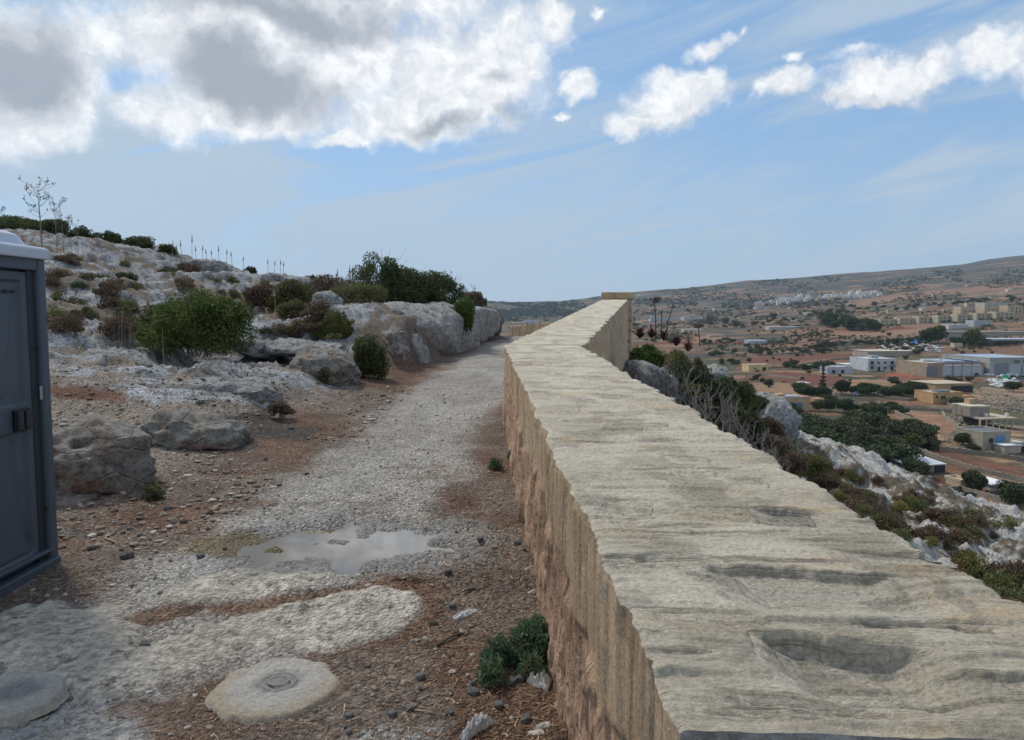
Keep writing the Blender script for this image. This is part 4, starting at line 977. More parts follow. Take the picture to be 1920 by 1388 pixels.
# ============================================================ thicket and agaves behind the wall
def bare_branches(label, px, py, Y, h, seed, n=5, spread=1., group=None, r0=.022, levels=3, lean=.5):
    rs = random.Random(seed); c = P(px, py, Y); b = MB()
    def grow(p, d, L, r, lv):
        q = [p]; dd = Vector(d)
        for _ in range(4):
            dd = (dd+Vector((rs.uniform(-.35, .35), rs.uniform(-.35, .35), rs.uniform(-.12, .25)))).normalized(); q.append(q[-1]+dd*L/4)
        b.tube(q, r, r*.55, 4)
        if lv > 0:
            for k in range(rs.choice([2, 3, 3])):
                nd = (dd+Vector((rs.uniform(-.9, .9), rs.uniform(-.9, .9), rs.uniform(-.3, .6)))).normalized(); grow(q[rs.choice([2, 3, 4])], nd, L*rs.uniform(.55, .8), r*.6, lv-1)
    for _ in range(n): grow(Vector((rs.uniform(-.3, .3)*spread, rs.uniform(-.3, .3)*spread, -.2)), (rs.uniform(-lean, lean), rs.uniform(-lean, lean), 1), h*.40, r0, levels)
    return tag(b.build('bare_bush', M_TWIG, loc=c), label, 'bare bush', group)
shrub('lush green bush with light leaves behind the parapet right of the pillar', 1210, 712, 16.6, 1.0, .85, L_GREEN, 8000, .05, 101, z='px', tw=18, d=1.0)
shrub('green bush continuing right from the lush one behind the parapet', 1265, 740, 16.6, 1.0, 1.15, L_OLIVE, 8000, .05, 102, z='px', tw=18, d=1.0)
shrub('dark tall shrub of the thicket above the bare grey stems', 1310, 775, 16.6, 1.0, 1.35, L_DARK, 8000, .05, 103, z='px', tw=30, d=1.0)
shrub('dark dense shrub at the middle of the thicket beyond the parapet', 1350, 800, 16.4, .95, 1.2, L_DARK, 8000, .05, 104, z='px', tw=30, d=1.0)
shrub('dark shrub low in the thicket against the parapet edge', 1385, 840, 15.5, 1.0, .95, L_DARK, 7000, .045, 105, z='px', tw=30)
shrub('dark twiggy shrub of the thicket right under the low one', 1435, 870, 15.5, .9, .65, L_BROWN, 5000, .045, 115, z='px', tw=40)
shrub('dark shrub behind the thicket reaching over the narrow crag', 1385, 765, 22, 1.1, 1.1, L_DARK, 5000, .06, 116, z='px', tw=20)
shrub('dark bush clinging to the near side of the cliff knob', 1400, 830, 22, 1.1, .9, L_DARK, 5000, .055, 117, z='px', tw=30)
shrub('brownish dead bush spread over the face of the cliff knob', 1440, 835, 23, 1.2, .9, L_BROWN, 4500, .05, 118, z='px', tw=50)
shrub('low dark bush between cliff knob and rocky slope', 1475, 862, 23, 1.2, .6, L_DARK, 4000, .055, 119, z='px', tw=30)
shrub('small yellow green shrub inside the dark thicket', 1302, 745, 15.9, .38, .3, L_YEL, 1200, .045, 106, z='px')
shrub('dark shrub crowning the cliff knob', 1405, 775, 26, 1.6, .75, L_DARK, 5000, .06, 107, z='px', tw=24)
shrub('rusty leafless shrub on the ledge under the cliff knob', 1440, 860, 19, 1.2, .65, L_BROWN, 5000, .05, 108, z='px', tw=40)
shrub('brown and olive shrub below the rusty one near the parapet', 1520, 890, 18.5, 1.1, .55, L_OLIVE, 4500, .05, 109, z='px', tw=30)
shrub('rounded yellow green bush on the rim of the slope', 1585, 870, 34, 1.7, .8, L_YEL, 4000, .08, 110, z='px')
shrub('dark brown bush filling the gap under the parapet corner', 1475, 885, 16.5, 1.0, .5, L_BROWN, 4500, .045, 111, z='px', tw=40)
shrub('bright yellow green bush by itself on the lower rocky slope', 1890, 1000, 24, .9, .55, L_YEL, 2500, .06, 112, z='px')
shrub('yellow green clump high on the rocky slope rim', 1835, 975, 28, 1.3, .7, L_YEL, 3000, .07, 113, z='px')
for i, (px, py, Y, h, n, l) in enumerate(((1250,775,15.8,1.5,3,'pair of pale bare stems leaning against the green bush behind the parapet'), (1290,795,15.6,1.7,4,'tall bare grey bush in front of the dark thicket'), (1325,815,15,1.5,5,'bare grey bush with forked stems next to the tall bare one'),
                                        (1362,835,15.2,1.3,6,'tangled bare bush in front of the cliff knob'), (1400,860,15.6,1.2,6,'tangled bare bush right of the cliff knob foot'), (1440,890,15,1.0,7,'low sprawling bare bush along the parapet edge'), (1478,868,18,1.2,5,'bleached bare bush stretching branches over the valley'))):
    bare_branches(l, px, py, Y-.6, h, 300+i, n, 1.2, 'bare bushes behind the parapet', r0=.024 if i else .03, lean=.35+.1*i)
def agave(label, px, py, Y, s, seed, mat=L_RED):
    rs = random.Random(seed); c = P(px, py, Y); b = MB()
    for k in range(34):
        a = rs.uniform(0, 6.28); t = rs.uniform(.15, 1.2); L = s*rs.uniform(.6, 1.); w = .035*s/.5; u = Vector((math.cos(a), math.sin(a), 0)); side = Vector((-u.y, u.x, 0))
        p = [Vector((0, 0, 0)), u*L*.45*math.sin(t)+Vector((0, 0, L*.5*math.cos(t)+.05)), u*L*math.sin(t)+Vector((0, 0, L*.92*math.cos(t)))]
        b.quad(p[0]-side*w, p[0]+side*w, p[1]+side*w*.8, p[1]-side*w*.8); b.quad(p[1]-side*w*.8, p[1]+side*w*.8, p[2]+side*.003, p[2]-side*.003)
    return tag(b.build('agave', mat, loc=c), label, 'agave', 'rusty agaves beside the pillar')
for i, (px, py, l) in enumerate(((1200,640,'rusty agave nearest the pillar'), (1222,640,'rusty agave second from the pillar'), (1245,645,'rusty agave under the tall flower stalk'), (1268,655,'rusty agave fourth from the pillar'), (1290,665,'rusty agave farthest from the pillar'))):
    agave(l, px, py-6, 20+i*.4, .44, 400+i)
def agave_stalk(label, px, pb, pt, Y, seed, head, bend=0):
    c = P(px, pb, Y); h = (pb-pt)/F*Y; b = MB(); b.tube([(0, 0, 0), (bend*.3, 0, h*.5), (bend, 0, h)], .022, .012, 5); rs = random.Random(seed)
    for _ in range(16 if head else 6):
        a = rs.uniform(0, 6.28); q = rs.uniform(.05, .17) if head else .05; z = h*(1-rs.uniform(0, .10)); e = (bend+math.cos(a)*q, math.sin(a)*q, z+rs.uniform(.02, .10)); b.tube([(bend, 0, z), e], .008, .006, 4)
        if head: b.box(e, (.06, .06, .05), rz=a)
    return tag(b.build('agave_stalk', M_BARK, loc=c), label, 'dry stalk')
agave_stalk('tall dead flower stalk with a dark tufted head rising behind the agaves', 1230, 635, 562, 20.5, 1, True, -.06)
agave_stalk('bent slender dead stalk right of the tufted one', 1248, 635, 572, 20.5, 2, False, .20)
agave_stalk('short faint dead stalk between the two tall stalks', 1240, 630, 583, 21.5, 3, False, .0)
agave_stalk('short dead stalk with a small tuft right of the agaves', 1312, 650, 612, 24, 4, True, -.06)
# ============================================================ foreground things
PZ = lambda x, y: gz(x, y)
def puddle():
    n = 90; V = [(PUD[0], PUD[1], 0)]; L = path_z(PUD[1])+.003
    for i in range(n): a = 2*math.pi*i/n; V.append((PUD[0]+.98*math.cos(a), PUD[1]+.64*math.sin(a), 0))
    V = np.array(V)+np.array([0, 0, L]); Fq = [(0, 1+i, 1+(i+1) % n) for i in range(n)]
    m, t, p = principled('muddy_water', (.10, .082, .05), .03)
    p.inputs['Specular IOR Level'].default_value = .9; p.inputs['IOR'].default_value = 1.75
    oc = obj_coord(t); n1 = t.noise(oc, 3, 4, .5); t.l.new(t.mix(t.ramp(n1, .4, .6), (.075, .058, .03), (.12, .115, .11)), p.inputs['Base Color'])
    t.l.new(t.bump(t.noise(oc, 12, 2, .5), .03, .002), p.inputs['Normal'])
    tag(obj('puddle', mesh_np('puddle', V, Fq, m, True)), kind='structure')
puddle()
def disc(label, px, py, r, seed, mat, centre):
    c = ground_at(px, py); n = 96; rr = 46; rs = np.linspace(0, 1, rr); a = np.linspace(0, 2*math.pi, n, endpoint=False); Rr, A = np.meshgrid(rs, a, indexing='ij')
    rad = r*(1+.10*np.cos(2*A-.5)*.6+.14*fbm(np.cos(A)*2+seed, np.sin(A)*2, 1., o=3)+.015*fbm(np.cos(A)*14, np.sin(A)*14, 1., o=3)); X = np.cos(A)*Rr*rad; Y = np.sin(A)*Rr*rad
    Z = .030*(1-sst(Rr, .86, 1.))+.012*(1-Rr**2)+fbm(X*9+seed, Y*9, 1., o=5)*.010-.02 + path_z(c.y+Y)-path_z(c.y) + fbm(X*40, Y*40, 1., o=2)*.002
    d0 = np.hypot(X-.01, Y-.03); Z += -.008*np.exp(-((d0-.045)/.010)**2) - .006*(1-sst(d0, .085, .11))
    V = np.stack([X, Y, Z], -1).reshape(-1, 3); i = np.arange(rr*n).reshape(rr, n); nx = np.roll(i, -1, 1)
    Fq = np.stack([i[:-1], i[1:], nx[1:], nx[:-1]], -1).reshape(-1, 4)
    root = empty('concrete_cap', (c.x, c.y, c.z+(.008 if centre else .030)), 0, label, 'concrete cap')
    obj('mortar', mesh_np('mortar', V, Fq, mat, True), root)
    b = MB(); k = 28
    for R0, R1, z0 in ((.036, .046, .026), (.070, .074, .022)):
        for q in range(k):
            a0, a1 = 2*math.pi*q/k, 2*math.pi*(q+1)/k; b.quad(*[(.01+math.cos(t)*s, .03+math.sin(t)*s, z0) for (t, s) in ((a0, R0), (a0, R1), (a1, R1), (a1, R0))])
    if centre: b.build('ring_mark', simple('ring_cement', (.17, .17, .165), .8), root)
def mat_cap():
    m, t, p = principled('pale_mortar', rough=.95); oc = obj_coord(t); ln = t.node('ShaderNodeVectorMath', operation='LENGTH'); t.l.new(t.mapping(oc, loc=(-.01, -.03, 0)), ln.inputs[0])
    d = t.math('ADD', ln.outputs['Value'], t.math('MULTIPLY', t.math('SUBTRACT', t.noise(oc, 9, 5, .6), .5), .12))
    c = t.mix(t.ramp(d, .06, .13), (.31, .31, .305), (.50, .475, .435)); c = t.mix(t.ramp(d, .15, .25), c, (.45, .385, .295))
    k = t.ramp(t.noise(oc, 60, 6, .7), .3, .7, .75, 1.15); kc = t.node('ShaderNodeCombineXYZ')
    for i in range(3): t.l.new(k, kc.inputs[i])
    t.l.new(t.mix(1., c, kc.outputs[0], 'MULTIPLY'), p.inputs['Base Color']); t.l.new(t.bump(t.math('ADD', t.noise(oc, 38, 8, .75), t.noise(oc, 12, 5, .7)), 1., .03), p.inputs['Normal']); return m
M_CAP = mat_cap()
disc('round pale mortar cap with a ring mark in its middle, lying in the path', 514, 1296, .265, 1, M_CAP, True)
disc('round pale mortar cap with a grey wet middle at the left corner of the picture', 22, 1322, .20, 2, M_CAP, False)
# stones
stone_me = [rock_mesh('stone', (1, .8, .6), 2.6, 500+i, 3, M_ROCK if i % 2 else M_ROCKB, .10, 5) for i in range(5)]
M_DSTONE = simple('dark_stone', (.09, .088, .09), .85, var=.3); dark_me = rock_mesh('stone', (1, .85, .7), 2.6, 520, 3, M_DSTONE, .1, 5)
def stone(label, px, py, s, k, group):
    g = ground_at(px, py); o = bpy.data.objects.new('stone', dark_me if k < 0 else stone_me[k]); col.objects.link(o); o.location = (g.x, g.y, g.z+s*.15); o.scale = (s, s, s); o.rotation_euler = (0, 0, px*.7); return tag(o, label, 'stone', group)
for px, py, s, k, l in ((376,1046,.055,-1,'dark stone sitting at the left tip of the puddle'), (421,1030,.032,-1,'dark pebble on the far rim of the puddle'), (533,1020,.020,-1,'tiny dark stone poking out of the puddle water'), (575,890,.045,-1,'dark stone lying alone in the gravel beyond the puddle'),
                        (900,1013,.050,-1,'rounded dark stone half buried near the wall foot beyond the weed'), (840,1074,.045,-1,'grey stone at the right end of the puddle mud'), (848,1138,.040,-1,'smooth grey pebble by the litter scrap'), (788,1272,.045,-1,'grey stone with a straw across it right of the mortar cap'), (768,1332,.040,-1,'grey stone with a twig below the mortar cap level'),
                        (936,1325,.045,-1,'black angular stone between weed and paper scrap'), (735,1342,.04,-1,'brown black lump on the grey slab near the bottom edge'), (655,1345,.036,-1,'grey stone near the bottom edge right of the mortar cap'), (654,1375,.03,-1,'round grey stone close to the bottom edge'),
                        (888,1300,.055,1,'white stone just below the weed'), (957,1282,.05,3,'chalky white stone right under the weed'), (975,1275,.05,1,'pale stone leaning on the crumpled bag'), (843,1338,.04,1,'pale pebble left of the black angular stone'), (885,1283,.035,3,'small white pebble between weed and white stone'),
                        (970,1020,.05,1,'pale stone in the reddish verge beside the wall'), (238,1045,.085,2,'flat tan stone on the gravel right of the toilet foot'), (172,1030,.06,0,'brown stone beside the flat tan one'), (262,1005,.04,1,'small white stone in the litter right of the toilet'), (315,955,.06,1,'white stone at the edge of the litter beyond the puddle'), (545,805,.08,3,'flat pale stone below the ledge tuft'), (497,862,.055,1,'pale stone on the left verge of the gravel'),
                        (272,1212,.06,3,'white chip stuck on the limestone slab'), (215,1183,.03,-1,'dark pebble on the big grey slab'), (190,1187,.02,-1,'tiny dark pebble on the big grey slab'), (690,1250,.03,1,'white pebble in the dirt above the mortar cap'), (985,1350,.05,3,'pale stone near the foot of the wall at the bottom'), (855,1188,.045,2,'tan stone in the dirt left of the weed')):
    stone(l, px, py, s, k, 'stones lying round the path')
# loose gravel: countless
def gravel():
    rs = np.random.RandomState(4); v, f = ICO[1]; n = 13000
    Y = 2.7*np.exp(rs.rand(n)*1.5); t = rs.uniform(-.80, .12, n); X = t*Y; ok = X < wall_lx(Y)-.03; X = X[ok]; Y = Y[ok]
    dd = np.hypot((X-PUD[0])/.75, (Y-PUD[1])/.42); ok = dd > 1; X = X[ok]; Y = Y[ok]; n = len(X)
    d = fbm(X*2.3, Y*2.3, 21.); px_, py_ = pixof(X, Y, near_z(X, Y)); ok = (rs.rand(n) < .50+.9*d) & ~((py_ > 1140) & (py_ < 1275) & (px_ < 760) & (rs.rand(n) < .85)); X = X[ok]; Y = Y[ok]; n = len(X)
    Z = near_z(X, Y); s = (.0030+.012*rs.rand(n)**6)*(1+Y*.05)
    S = s[:, None]*rs.uniform(.6, 1.3, (n, 3)); a = rs.rand(n)*6.28
    vv = v[None]*(1+.25*rs.normal(size=(n, len(v)))[..., None]*.6)*S[:, None]
    x = vv[..., 0]*np.cos(a)[:, None]-vv[..., 1]*np.sin(a)[:, None]; y = vv[..., 0]*np.sin(a)[:, None]+vv[..., 1]*np.cos(a)[:, None]
    V = np.stack([x+X[:, None], y+Y[:, None], vv[..., 2]*.7+Z[:, None]+s[:, None]*.2], -1).reshape(-1, 3)
    Fq = (f[None]+(np.arange(n)*len(v))[:, None, None]).reshape(-1, 3)
    m, tt, p = principled('gravel_grains', rough=.95); h = attr(tt, 'leafv', 'Fac')
    cr = tt.node('ShaderNodeValToRGB'); tt.l.new(h, cr.inputs[0]); e = cr.color_ramp.elements; e[0].color = (.10, .095, .09, 1); e[1].color = (.40, .375, .34, 1); q = e.new(.35); q.color = (.19, .165, .14, 1); q = e.new(.75); q.color = (.27, .24, .205, 1)
    tt.l.new(cr.outputs[0], p.inputs['Base Color'])
    tag(obj('gravel', mesh_np('gravel', V, Fq, m, False, {'leafv': ('FLOAT', np.repeat(rs.rand(n), len(v)))})), 'loose limestone chips scattered over the path', 'gravel', kind='stuff')
gravel()
def litter():
    rs = np.random.RandomState(8); n = 26000
    Y = 2.65*np.exp(rs.rand(n)**1.15*1.75); X = rs.uniform(-.80, .13, n)*Y
    wd = wall_lx(Y)-X; e = path_l(Y)-X; nz = fbm(X*2.3, Y*2.3, 21., o=5)
    ok = (X < wall_lx(Y)-.02) & (np.hypot((X-PUD[0])/.78, (Y-PUD[1])/.45) > 1)
    px, py = pixof(X, Y, near_z(X, Y))
    dens = np.maximum(1-sst(wd+nz*.4, .7, 1.25)*(Y < 7) - (Y >= 7)*sst(wd, .1, .4), sst(e+nz*.5, -.5, .2))
    # seams between the slabs
    for (cx, cy, rx, ry, rot) in ((560,1125,320,18,-8), (470,1285,330,40,-12), (520,1350,300,50,-5), (330,1150,160,20,-14), (300,1310,220,14,-14)):
        c, s = math.cos(R(rot)), math.sin(R(rot)); a = (px-cx)*c+(py-cy)*s; b = -(px-cx)*s+(py-cy)*c; dens = np.maximum(dens, (1-np.hypot(a/rx, b/ry)+nz*.5)*1.2)
    ok &= rs.rand(n) < np.clip(dens, .015, 1)
    X, Y = X[ok], Y[ok]; n = len(X); Z = near_z(X, Y)+.004
    L = (.010+.045*rs.rand(n)**2.2)*(.8+Y*.06); w = (.0010+.0018*rs.rand(n))*(.7+Y*.10); a = rs.rand(n)*6.28; u = np.stack([np.cos(a), np.sin(a), rs.normal(size=n)*.18], -1); sd_ = np.stack([-np.sin(a), np.cos(a), rs.normal(size=n)*.3], -1)
    c = np.stack([X, Y, Z], -1); bow = rs.normal(size=n)[:, None]*.18*L[:, None]*np.stack([-np.sin(a), np.cos(a), np.abs(rs.normal(size=n))*.6], -1)
    p0 = c-u*L[:, None]/2; p2 = c+u*L[:, None]/2; p1 = c+bow; W_ = sd_*w[:, None]
    V = np.stack([p0-W_, p0+W_, p1+W_, p1-W_, p2+W_, p2-W_], 1).reshape(-1, 3)
    q = np.array([[0, 1, 2, 3], [3, 2, 4, 5]]); Fq = (q[None]+(np.arange(n)*6)[:, None, None]).reshape(-1, 4)
    m, tt, p = principled('dry_litter', rough=.95); h = attr(tt, 'leafv', 'Fac')
    cr = tt.node('ShaderNodeValToRGB'); tt.l.new(h, cr.inputs[0]); e = cr.color_ramp.elements; e[0].color = (.06, .035, .025, 1); e[1].color = (.42, .32, .22, 1); q = e.new(.5); q.color = (.15, .088, .055, 1); q = e.new(.85); q.color = (.25, .165, .105, 1)
    tt.l.new(cr.outputs[0], p.inputs['Base Color'])
    tag(obj('dry_litter', mesh_np('dry_litter', V, Fq, m, False, {'leafv': ('FLOAT', np.repeat(rs.rand(n), 6))})), 'brown needles and straw littering the verge and slab seams', 'litter', kind='stuff')
litter()
def chips():
    rs = np.random.RandomState(14); v, f = ICO[1]; n = 5200
    Y = 4.6*np.exp(rs.rand(n)*1.0); X = path_l(Y)-rs.rand(n)**1.3*4.6+.25; px_, py_ = pixof(X, Y, near_z(X, Y)); ok = (px_ > 60) & (vn(X*1.5, Y*1.5, 3.) > -.35); X, Y = X[ok], Y[ok]; n = len(X)
    Z = near_z(X, Y); s = .008+.030*rs.rand(n)**3.5; S = s[:, None]*rs.uniform(.5, 1.3, (n, 3)); S[:, 2] *= .55
    vv = v[None]*(1+.18*rs.normal(size=(n, len(v)))[..., None])*S[:, None]
    V = (vv+np.stack([X, Y, Z+s*.2], -1)[:, None]).reshape(-1, 3); Fq = (f[None]+(np.arange(n)*len(v))[:, None, None]).reshape(-1, 3)
    m, tt, p = principled('stone_chip_mix', rough=.95); h = attr(tt, 'leafv', 'Fac')
    cr = tt.node('ShaderNodeValToRGB'); tt.l.new(h, cr.inputs[0]); e = cr.color_ramp.elements; e[0].color = (.09, .065, .05, 1); e[1].color = (.46, .43, .39, 1); q = e.new(.5); q.color = (.20, .15, .115, 1); q = e.new(.8); q.color = (.31, .26, .21, 1)
    tt.l.new(cr.outputs[0], p.inputs['Base Color'])
    tag(obj('stone_chips', mesh_np('stone_chips', V, Fq, m, False, {'leafv': ('FLOAT', np.repeat(rs.rand(n), len(v)))})), 'broken stone chips lying over the brown ground by the boulders', 'stone chips', kind='stuff')
chips()
def stick(label, pts, r, mat):
    b = MB(); q = []
    for (px, py, dz) in pts: g = ground_at(px, py); q.append((g.x, g.y, g.z+r*.8+dz))
    tag(b.tube(q, r, r*.6, 6).build('stick', mat, smooth=True), label, 'stick', 'sticks on the ground')
stick('dark stick pointing at the wall between puddle and weed', ((850,1118,0), (880,1108,.004), (893,1105,0)), .006, M_BARK)
stick('rotten brown stick slanting left of the weed', ((818,1213,0), (845,1200,.01), (868,1188,0)), .007, M_BARK)
stick('bleached twig with a grey stone at its end near the bottom', ((770,1332,0), (800,1338,.006), (815,1340,0)), .004, M_STRAW)
stick('dark curved twig beside the puddle edge', ((748,1088,0), (775,1086,.006), (795,1090,0)), .005, M_BARK)
stick('long pale root lying in the verge left of the puddle', ((195,1010,0), (215,1020,.01), (235,1035,0)), .006, M_STRAW)
stick('curled white root at the foot of the reddish boulder', ((280,905,.02), (295,915,.03), (310,922,0)), .007, M_STRAW)
# crumpled litter pieces
def crumple(label, cat, name, px, py, L, Wd, H_, rz, seed, mat, thin=False):
    c = ground_at(px, py); n, m = 40, 22; U, Vv = np.meshgrid(np.linspace(-1, 1, n), np.linspace(-1, 1, m), indexing='ij')
    wd = Wd*(1-.25*np.abs(fbm(U*2+seed, 0*U, 1.)))*(.75+.35*np.sin(U*1.5+1))
    X = U*L/2; Y = Vv*wd/2+.12*L*np.sin(U*2.2+seed)*.4; fold = np.abs(fbm(U*3+seed, Vv*2.4, 2., o=4))
    Z = (1-np.maximum(np.abs(U), np.abs(Vv))**2)*H_*(.4+1.6*fold)+fbm(U*4+seed, Vv*3, 3., o=2)*H_*.25+.004
    Z = np.maximum(Z, .002); X = X+fbm(U*5, Vv*5, seed+.5, o=3)*L*.06; Y = Y+fbm(U*5, Vv*5, seed+2.5, o=3)*wd*.10
    V = np.stack([X, Y, Z], -1); Bm = V.copy(); Bm[..., 2] = -.01; V = np.concatenate([V.reshape(-1, 3), Bm.reshape(-1, 3)]); i = np.arange(n*m).reshape(n, m); k = n*m
    f = np.stack([i[:-1, :-1], i[1:, :-1], i[1:, 1:], i[:-1, 1:]], -1).reshape(-1, 4); rim = []
    loop = list(i[:, 0])+list(i[-1, 1:])+list(i[::-1, -1][1:])+list(i[0, ::-1][1:-1])
    for q in range(len(loop)): a, b = loop[q], loop[(q+1) % len(loop)]; rim.append((a, a+k, b+k, b))
    o = obj(name, mesh_np(name, V, np.concatenate([f, np.array(rim)]), mat, True), loc=(c.x, c.y, c.z), rz=rz); return tag(o, label, cat)
def mat_film(name, c, tr):
    m, t, p = principled(name, c, .35); p.inputs['Specular IOR Level'].default_value = .5
    tn = t.node('ShaderNodeBsdfTransparent'); mx = t.node('ShaderNodeMixShader'); t.l.new(t.ramp(t.noise(obj_coord(t), 30, 4, .6), .3, .7, tr*.4, tr), mx.inputs[0]); t.l.new(p.outputs[0], mx.inputs[1]); t.l.new(tn.outputs[0], mx.inputs[2]); t.l.new(mx.outputs[0], t.n['Material Output'].inputs[0]); return m
M_FILM = mat_film('plastic_film', (.55, .56, .58), .5); M_PAPER = simple('soiled_paper', (.46, .43, .38), .85, var=.12, scale=30)
crumple('crumpled translucent plastic strip at the bottom edge below the weed', 'plastic litter', 'plastic_scrap', 893, 1368, .17, .06, .045, R(52), 1, M_FILM)
crumple('crushed pale bag lying between the weed and the wall', 'bag', 'crushed_bag', 1010, 1280, .10, .085, .05, R(-15), 2, M_PAPER)
crumple('flattened wrinkled plastic scrap on the dirt left of the weed', 'plastic litter', 'plastic_scrap', 872, 1152, .16, .055, .012, R(55), 3, M_FILM)
crumple('white paper scrap near the wall at the bottom', 'paper litter', 'paper_scrap', 1020, 1362, .06, .03, .012, R(30), 4, M_PAPER)
crumple('torn paper lying flat beside the white scrap', 'paper litter', 'paper_scrap', 1005, 1375, .06, .035, .008, R(10), 5, M_PAPER)
crumple('small white paper scrap caught at the tip of the weed', 'paper litter', 'paper_scrap', 1003, 1112, .07, .03, .02, R(0), 6, M_PAPER)
crumple('white tissue scrap by the wall foot beyond the weed', 'paper litter', 'paper_scrap', 992, 1068, .05, .03, .012, R(20), 7, M_PAPER)
# ============================================================ portable toilet
def toilet():
    g = -.03; x0 = -2.81; y1 = 4.52; y0 = y1-1.12; z0 = g+.13; z1 = 2.03
    root = empty('portable_toilet', (x0, (y0+y1)/2, g), 0, 'dark blue grey portable toilet with a pale roof at the left edge of the picture', 'portable toilet')
    gr = simple('toilet_grey_plastic', (.060, .078, .100), .45, var=.10, scale=2.5, bump=.002); dk = simple('toilet_dark_plastic', (.022, .028, .036), .5); wh = simple('toilet_roof_plastic', (.42, .46, .52), .5, var=.05)
    bk = simple('black_plastic', (.006, .006, .007), .4); og = simple('orange_plastic', (.35, .13, .05), .5); met = simple('hinge_metal', (.30, .31, .33), .4, .6)
    def bx(nm, c, d, mat, par=root, bev=.006): b = MB(); b.box((c[0]-root.location.x, c[1]-root.location.y, c[2]-root.location.z), d); o = b.build(nm, mat, par, bevel=bev); return o
    W_ = 1.12; ym = (y0+y1)/2
    # body shell behind the front
    bx('body', (x0-.60, ym, (z0+z1)/2), (1.06, W_-.06, z1-z0-.04), gr)
    for xx in (x0-.60,): bx('side_panel', (xx, y1-.012, (z0+z1)/2), (1.00, .05, z1-z0-.10), dk)
    bx('side_panel', (x0-.60, y1+.018, (z0+z1)/2-.02), (.90, .014, z1-z0-.3), og)
    # corner posts
    bx('post', (x0-.035, y1-.035, (z0+z1)/2), (.085, .075, z1-z0), gr, bev=.015)
    bx('post', (x0-.035, y0+.035, (z0+z1)/2), (.085, .075, z1-z0), gr, bev=.015)
    bx('door_frame', (x0-.045, y1-.105, (z0+z1)/2), (.05, .06, z1-z0-.02), dk)
    bx('door_frame', (x0-.045, y0+.105, (z0+z1)/2), (.05, .06, z1-z0-.02), dk)
    bx('header', (x0-.03, ym, z1-.045), (.075, W_-.16, .085), gr); bx('sill', (x0-.02, ym, z0+.05), (.09, W_-.02, .10), gr)
    bx('sill', (x0-.015, ym, z0+.155), (.05, W_-.10, .02), gr)
    # door leaf: grid with pressed shapes
    dy0, dy1, dz0, dz1 = y0+.14, y1-.135, z0+.125, z1-.10
    ny, nz = 150, 260; Yg, Zg = np.meshgrid(np.linspace(dy0, dy1, ny), np.linspace(dz0, dz1, nz), indexing='ij'); dp = np.zeros_like(Yg)
    hh = 1.09
    ed = np.minimum.reduce([Yg-dy0, dy1-Yg, Zg-dz0, dz1-Zg]); dp -= .018*sst(ed, .045, .06)
    band = 1-sst(np.abs(Zg-hh-.0), .075, .085); dp += .018*band*sst(ed, .045, .06)
    fy = (Yg-dy0)/(dy1-dy0)
    cu = .80-.0*Zg; up_ = sst(Zg, hh+.12, hh+.14); dn_ = 1-sst(Zg, hh-.14, hh-.12)
    curve_u = .86-.17*((dz1-.15-Zg)/(dz1-.15-hh)).clip(0, 1)**1.3; dp += .014*up_*(1-sst(fy, curve_u-.03, curve_u))*(Zg < dz1-.13)
    tt_ = ((hh-.12-Zg)/(hh-.12-dz0-.08)).clip(0, 1); curve_d = .52+.42*tt_**1.6; dp += .014*dn_*(1-sst(fy, curve_d-.03, curve_d))*(Zg > dz0+.06)
    curve_e = .80+.15*tt_**2; dp -= .008*dn_*np.exp(-((fy-curve_e)/.02)**2)*(Zg > dz0+.06)
    for k in range(12):
        yc = dy1-.10-k*.062; dp -= .015*((np.abs(Yg-yc) < .018) & (np.abs(Zg-(dz1-.115)) < .006))
    V = np.stack([x0-.028+dp-root.location.x, Yg-root.location.y, Zg-root.location.z], -1).reshape(-1, 3); i = np.arange(ny*nz).reshape(ny, nz)
    door = obj('door', mesh_np('door', V, np.stack([i[:-1, :-1], i[1:, :-1], i[1:, 1:], i[:-1, 1:]], -1).reshape(-1, 4), gr, True), root)
    bx('latch_plate', (x0-.016, dy1-.115, hh-.01), (.02, .135, .125), bk, door); bx('handle', (x0-.002, dy1-.155, hh-.01), (.028, .045, .105), dk, door); bx('handle', (x0-.002, dy1-.075, hh-.01), (.020, .06, .10), dk, door)
    for zz in (.55, 1.52): bx('bracket', (x0+.006, y1-.105, zz+g), (.008, .022, .03), bk)
    bx('bracket', (x0+.008, y1-.10, 1.22), (.012, .022, .085), met)
    for k in range(12): bx('vent_slot', (x0-.030, dy1-.10-k*.062, dz1-.115), (.004, .034, .010), bk, door, 0)
    bx('top_gap', (x0+.004, ym, z1-.082), (.006, W_-.22, .010), bk, root, 0)
    # skids and base
    bx('base', (x0-.58, ym, z0-.02), (1.10, W_-.02, .045), dk); bx('skid', (x0-.10, y1-.10, g+.045), (.09, .10, .13), dk); bx('skid', (x0-.10, y0+.10, g+.045), (.09, .10, .13), dk); bx('skid', (x0-1.0, ym, g+.045), (.09, .9, .13), dk)
    # roof: rim and raised dome
    b = MB(); L = root.location
    def ringbox(z, hx, hy, r, nn=6):
        pts = []
        for (sx, sy, a0) in ((1, 1, 0), (-1, 1, 90), (-1, -1, 180), (1, -1, 270)):
            for k in range(nn+1): a = R(a0+90*k/nn); pts.append((x0-.57-L.x+sx*(hx-r)+math.cos(a)*r, ym-L.y+sy*(hy-r)+math.sin(a)*r, z-L.z))
        return pts
    rings = [ringbox(z1-.02, .61, .585, .06), ringbox(z1+.035, .615, .59, .06), ringbox(z1+.05, .60, .575, .06), ringbox(z1+.055, .54, .52, .10), ringbox(z1+.115, .515, .50, .12), ringbox(z1+.135, .48, .465, .12), ringbox(z1+.15, .25, .25, .1)]
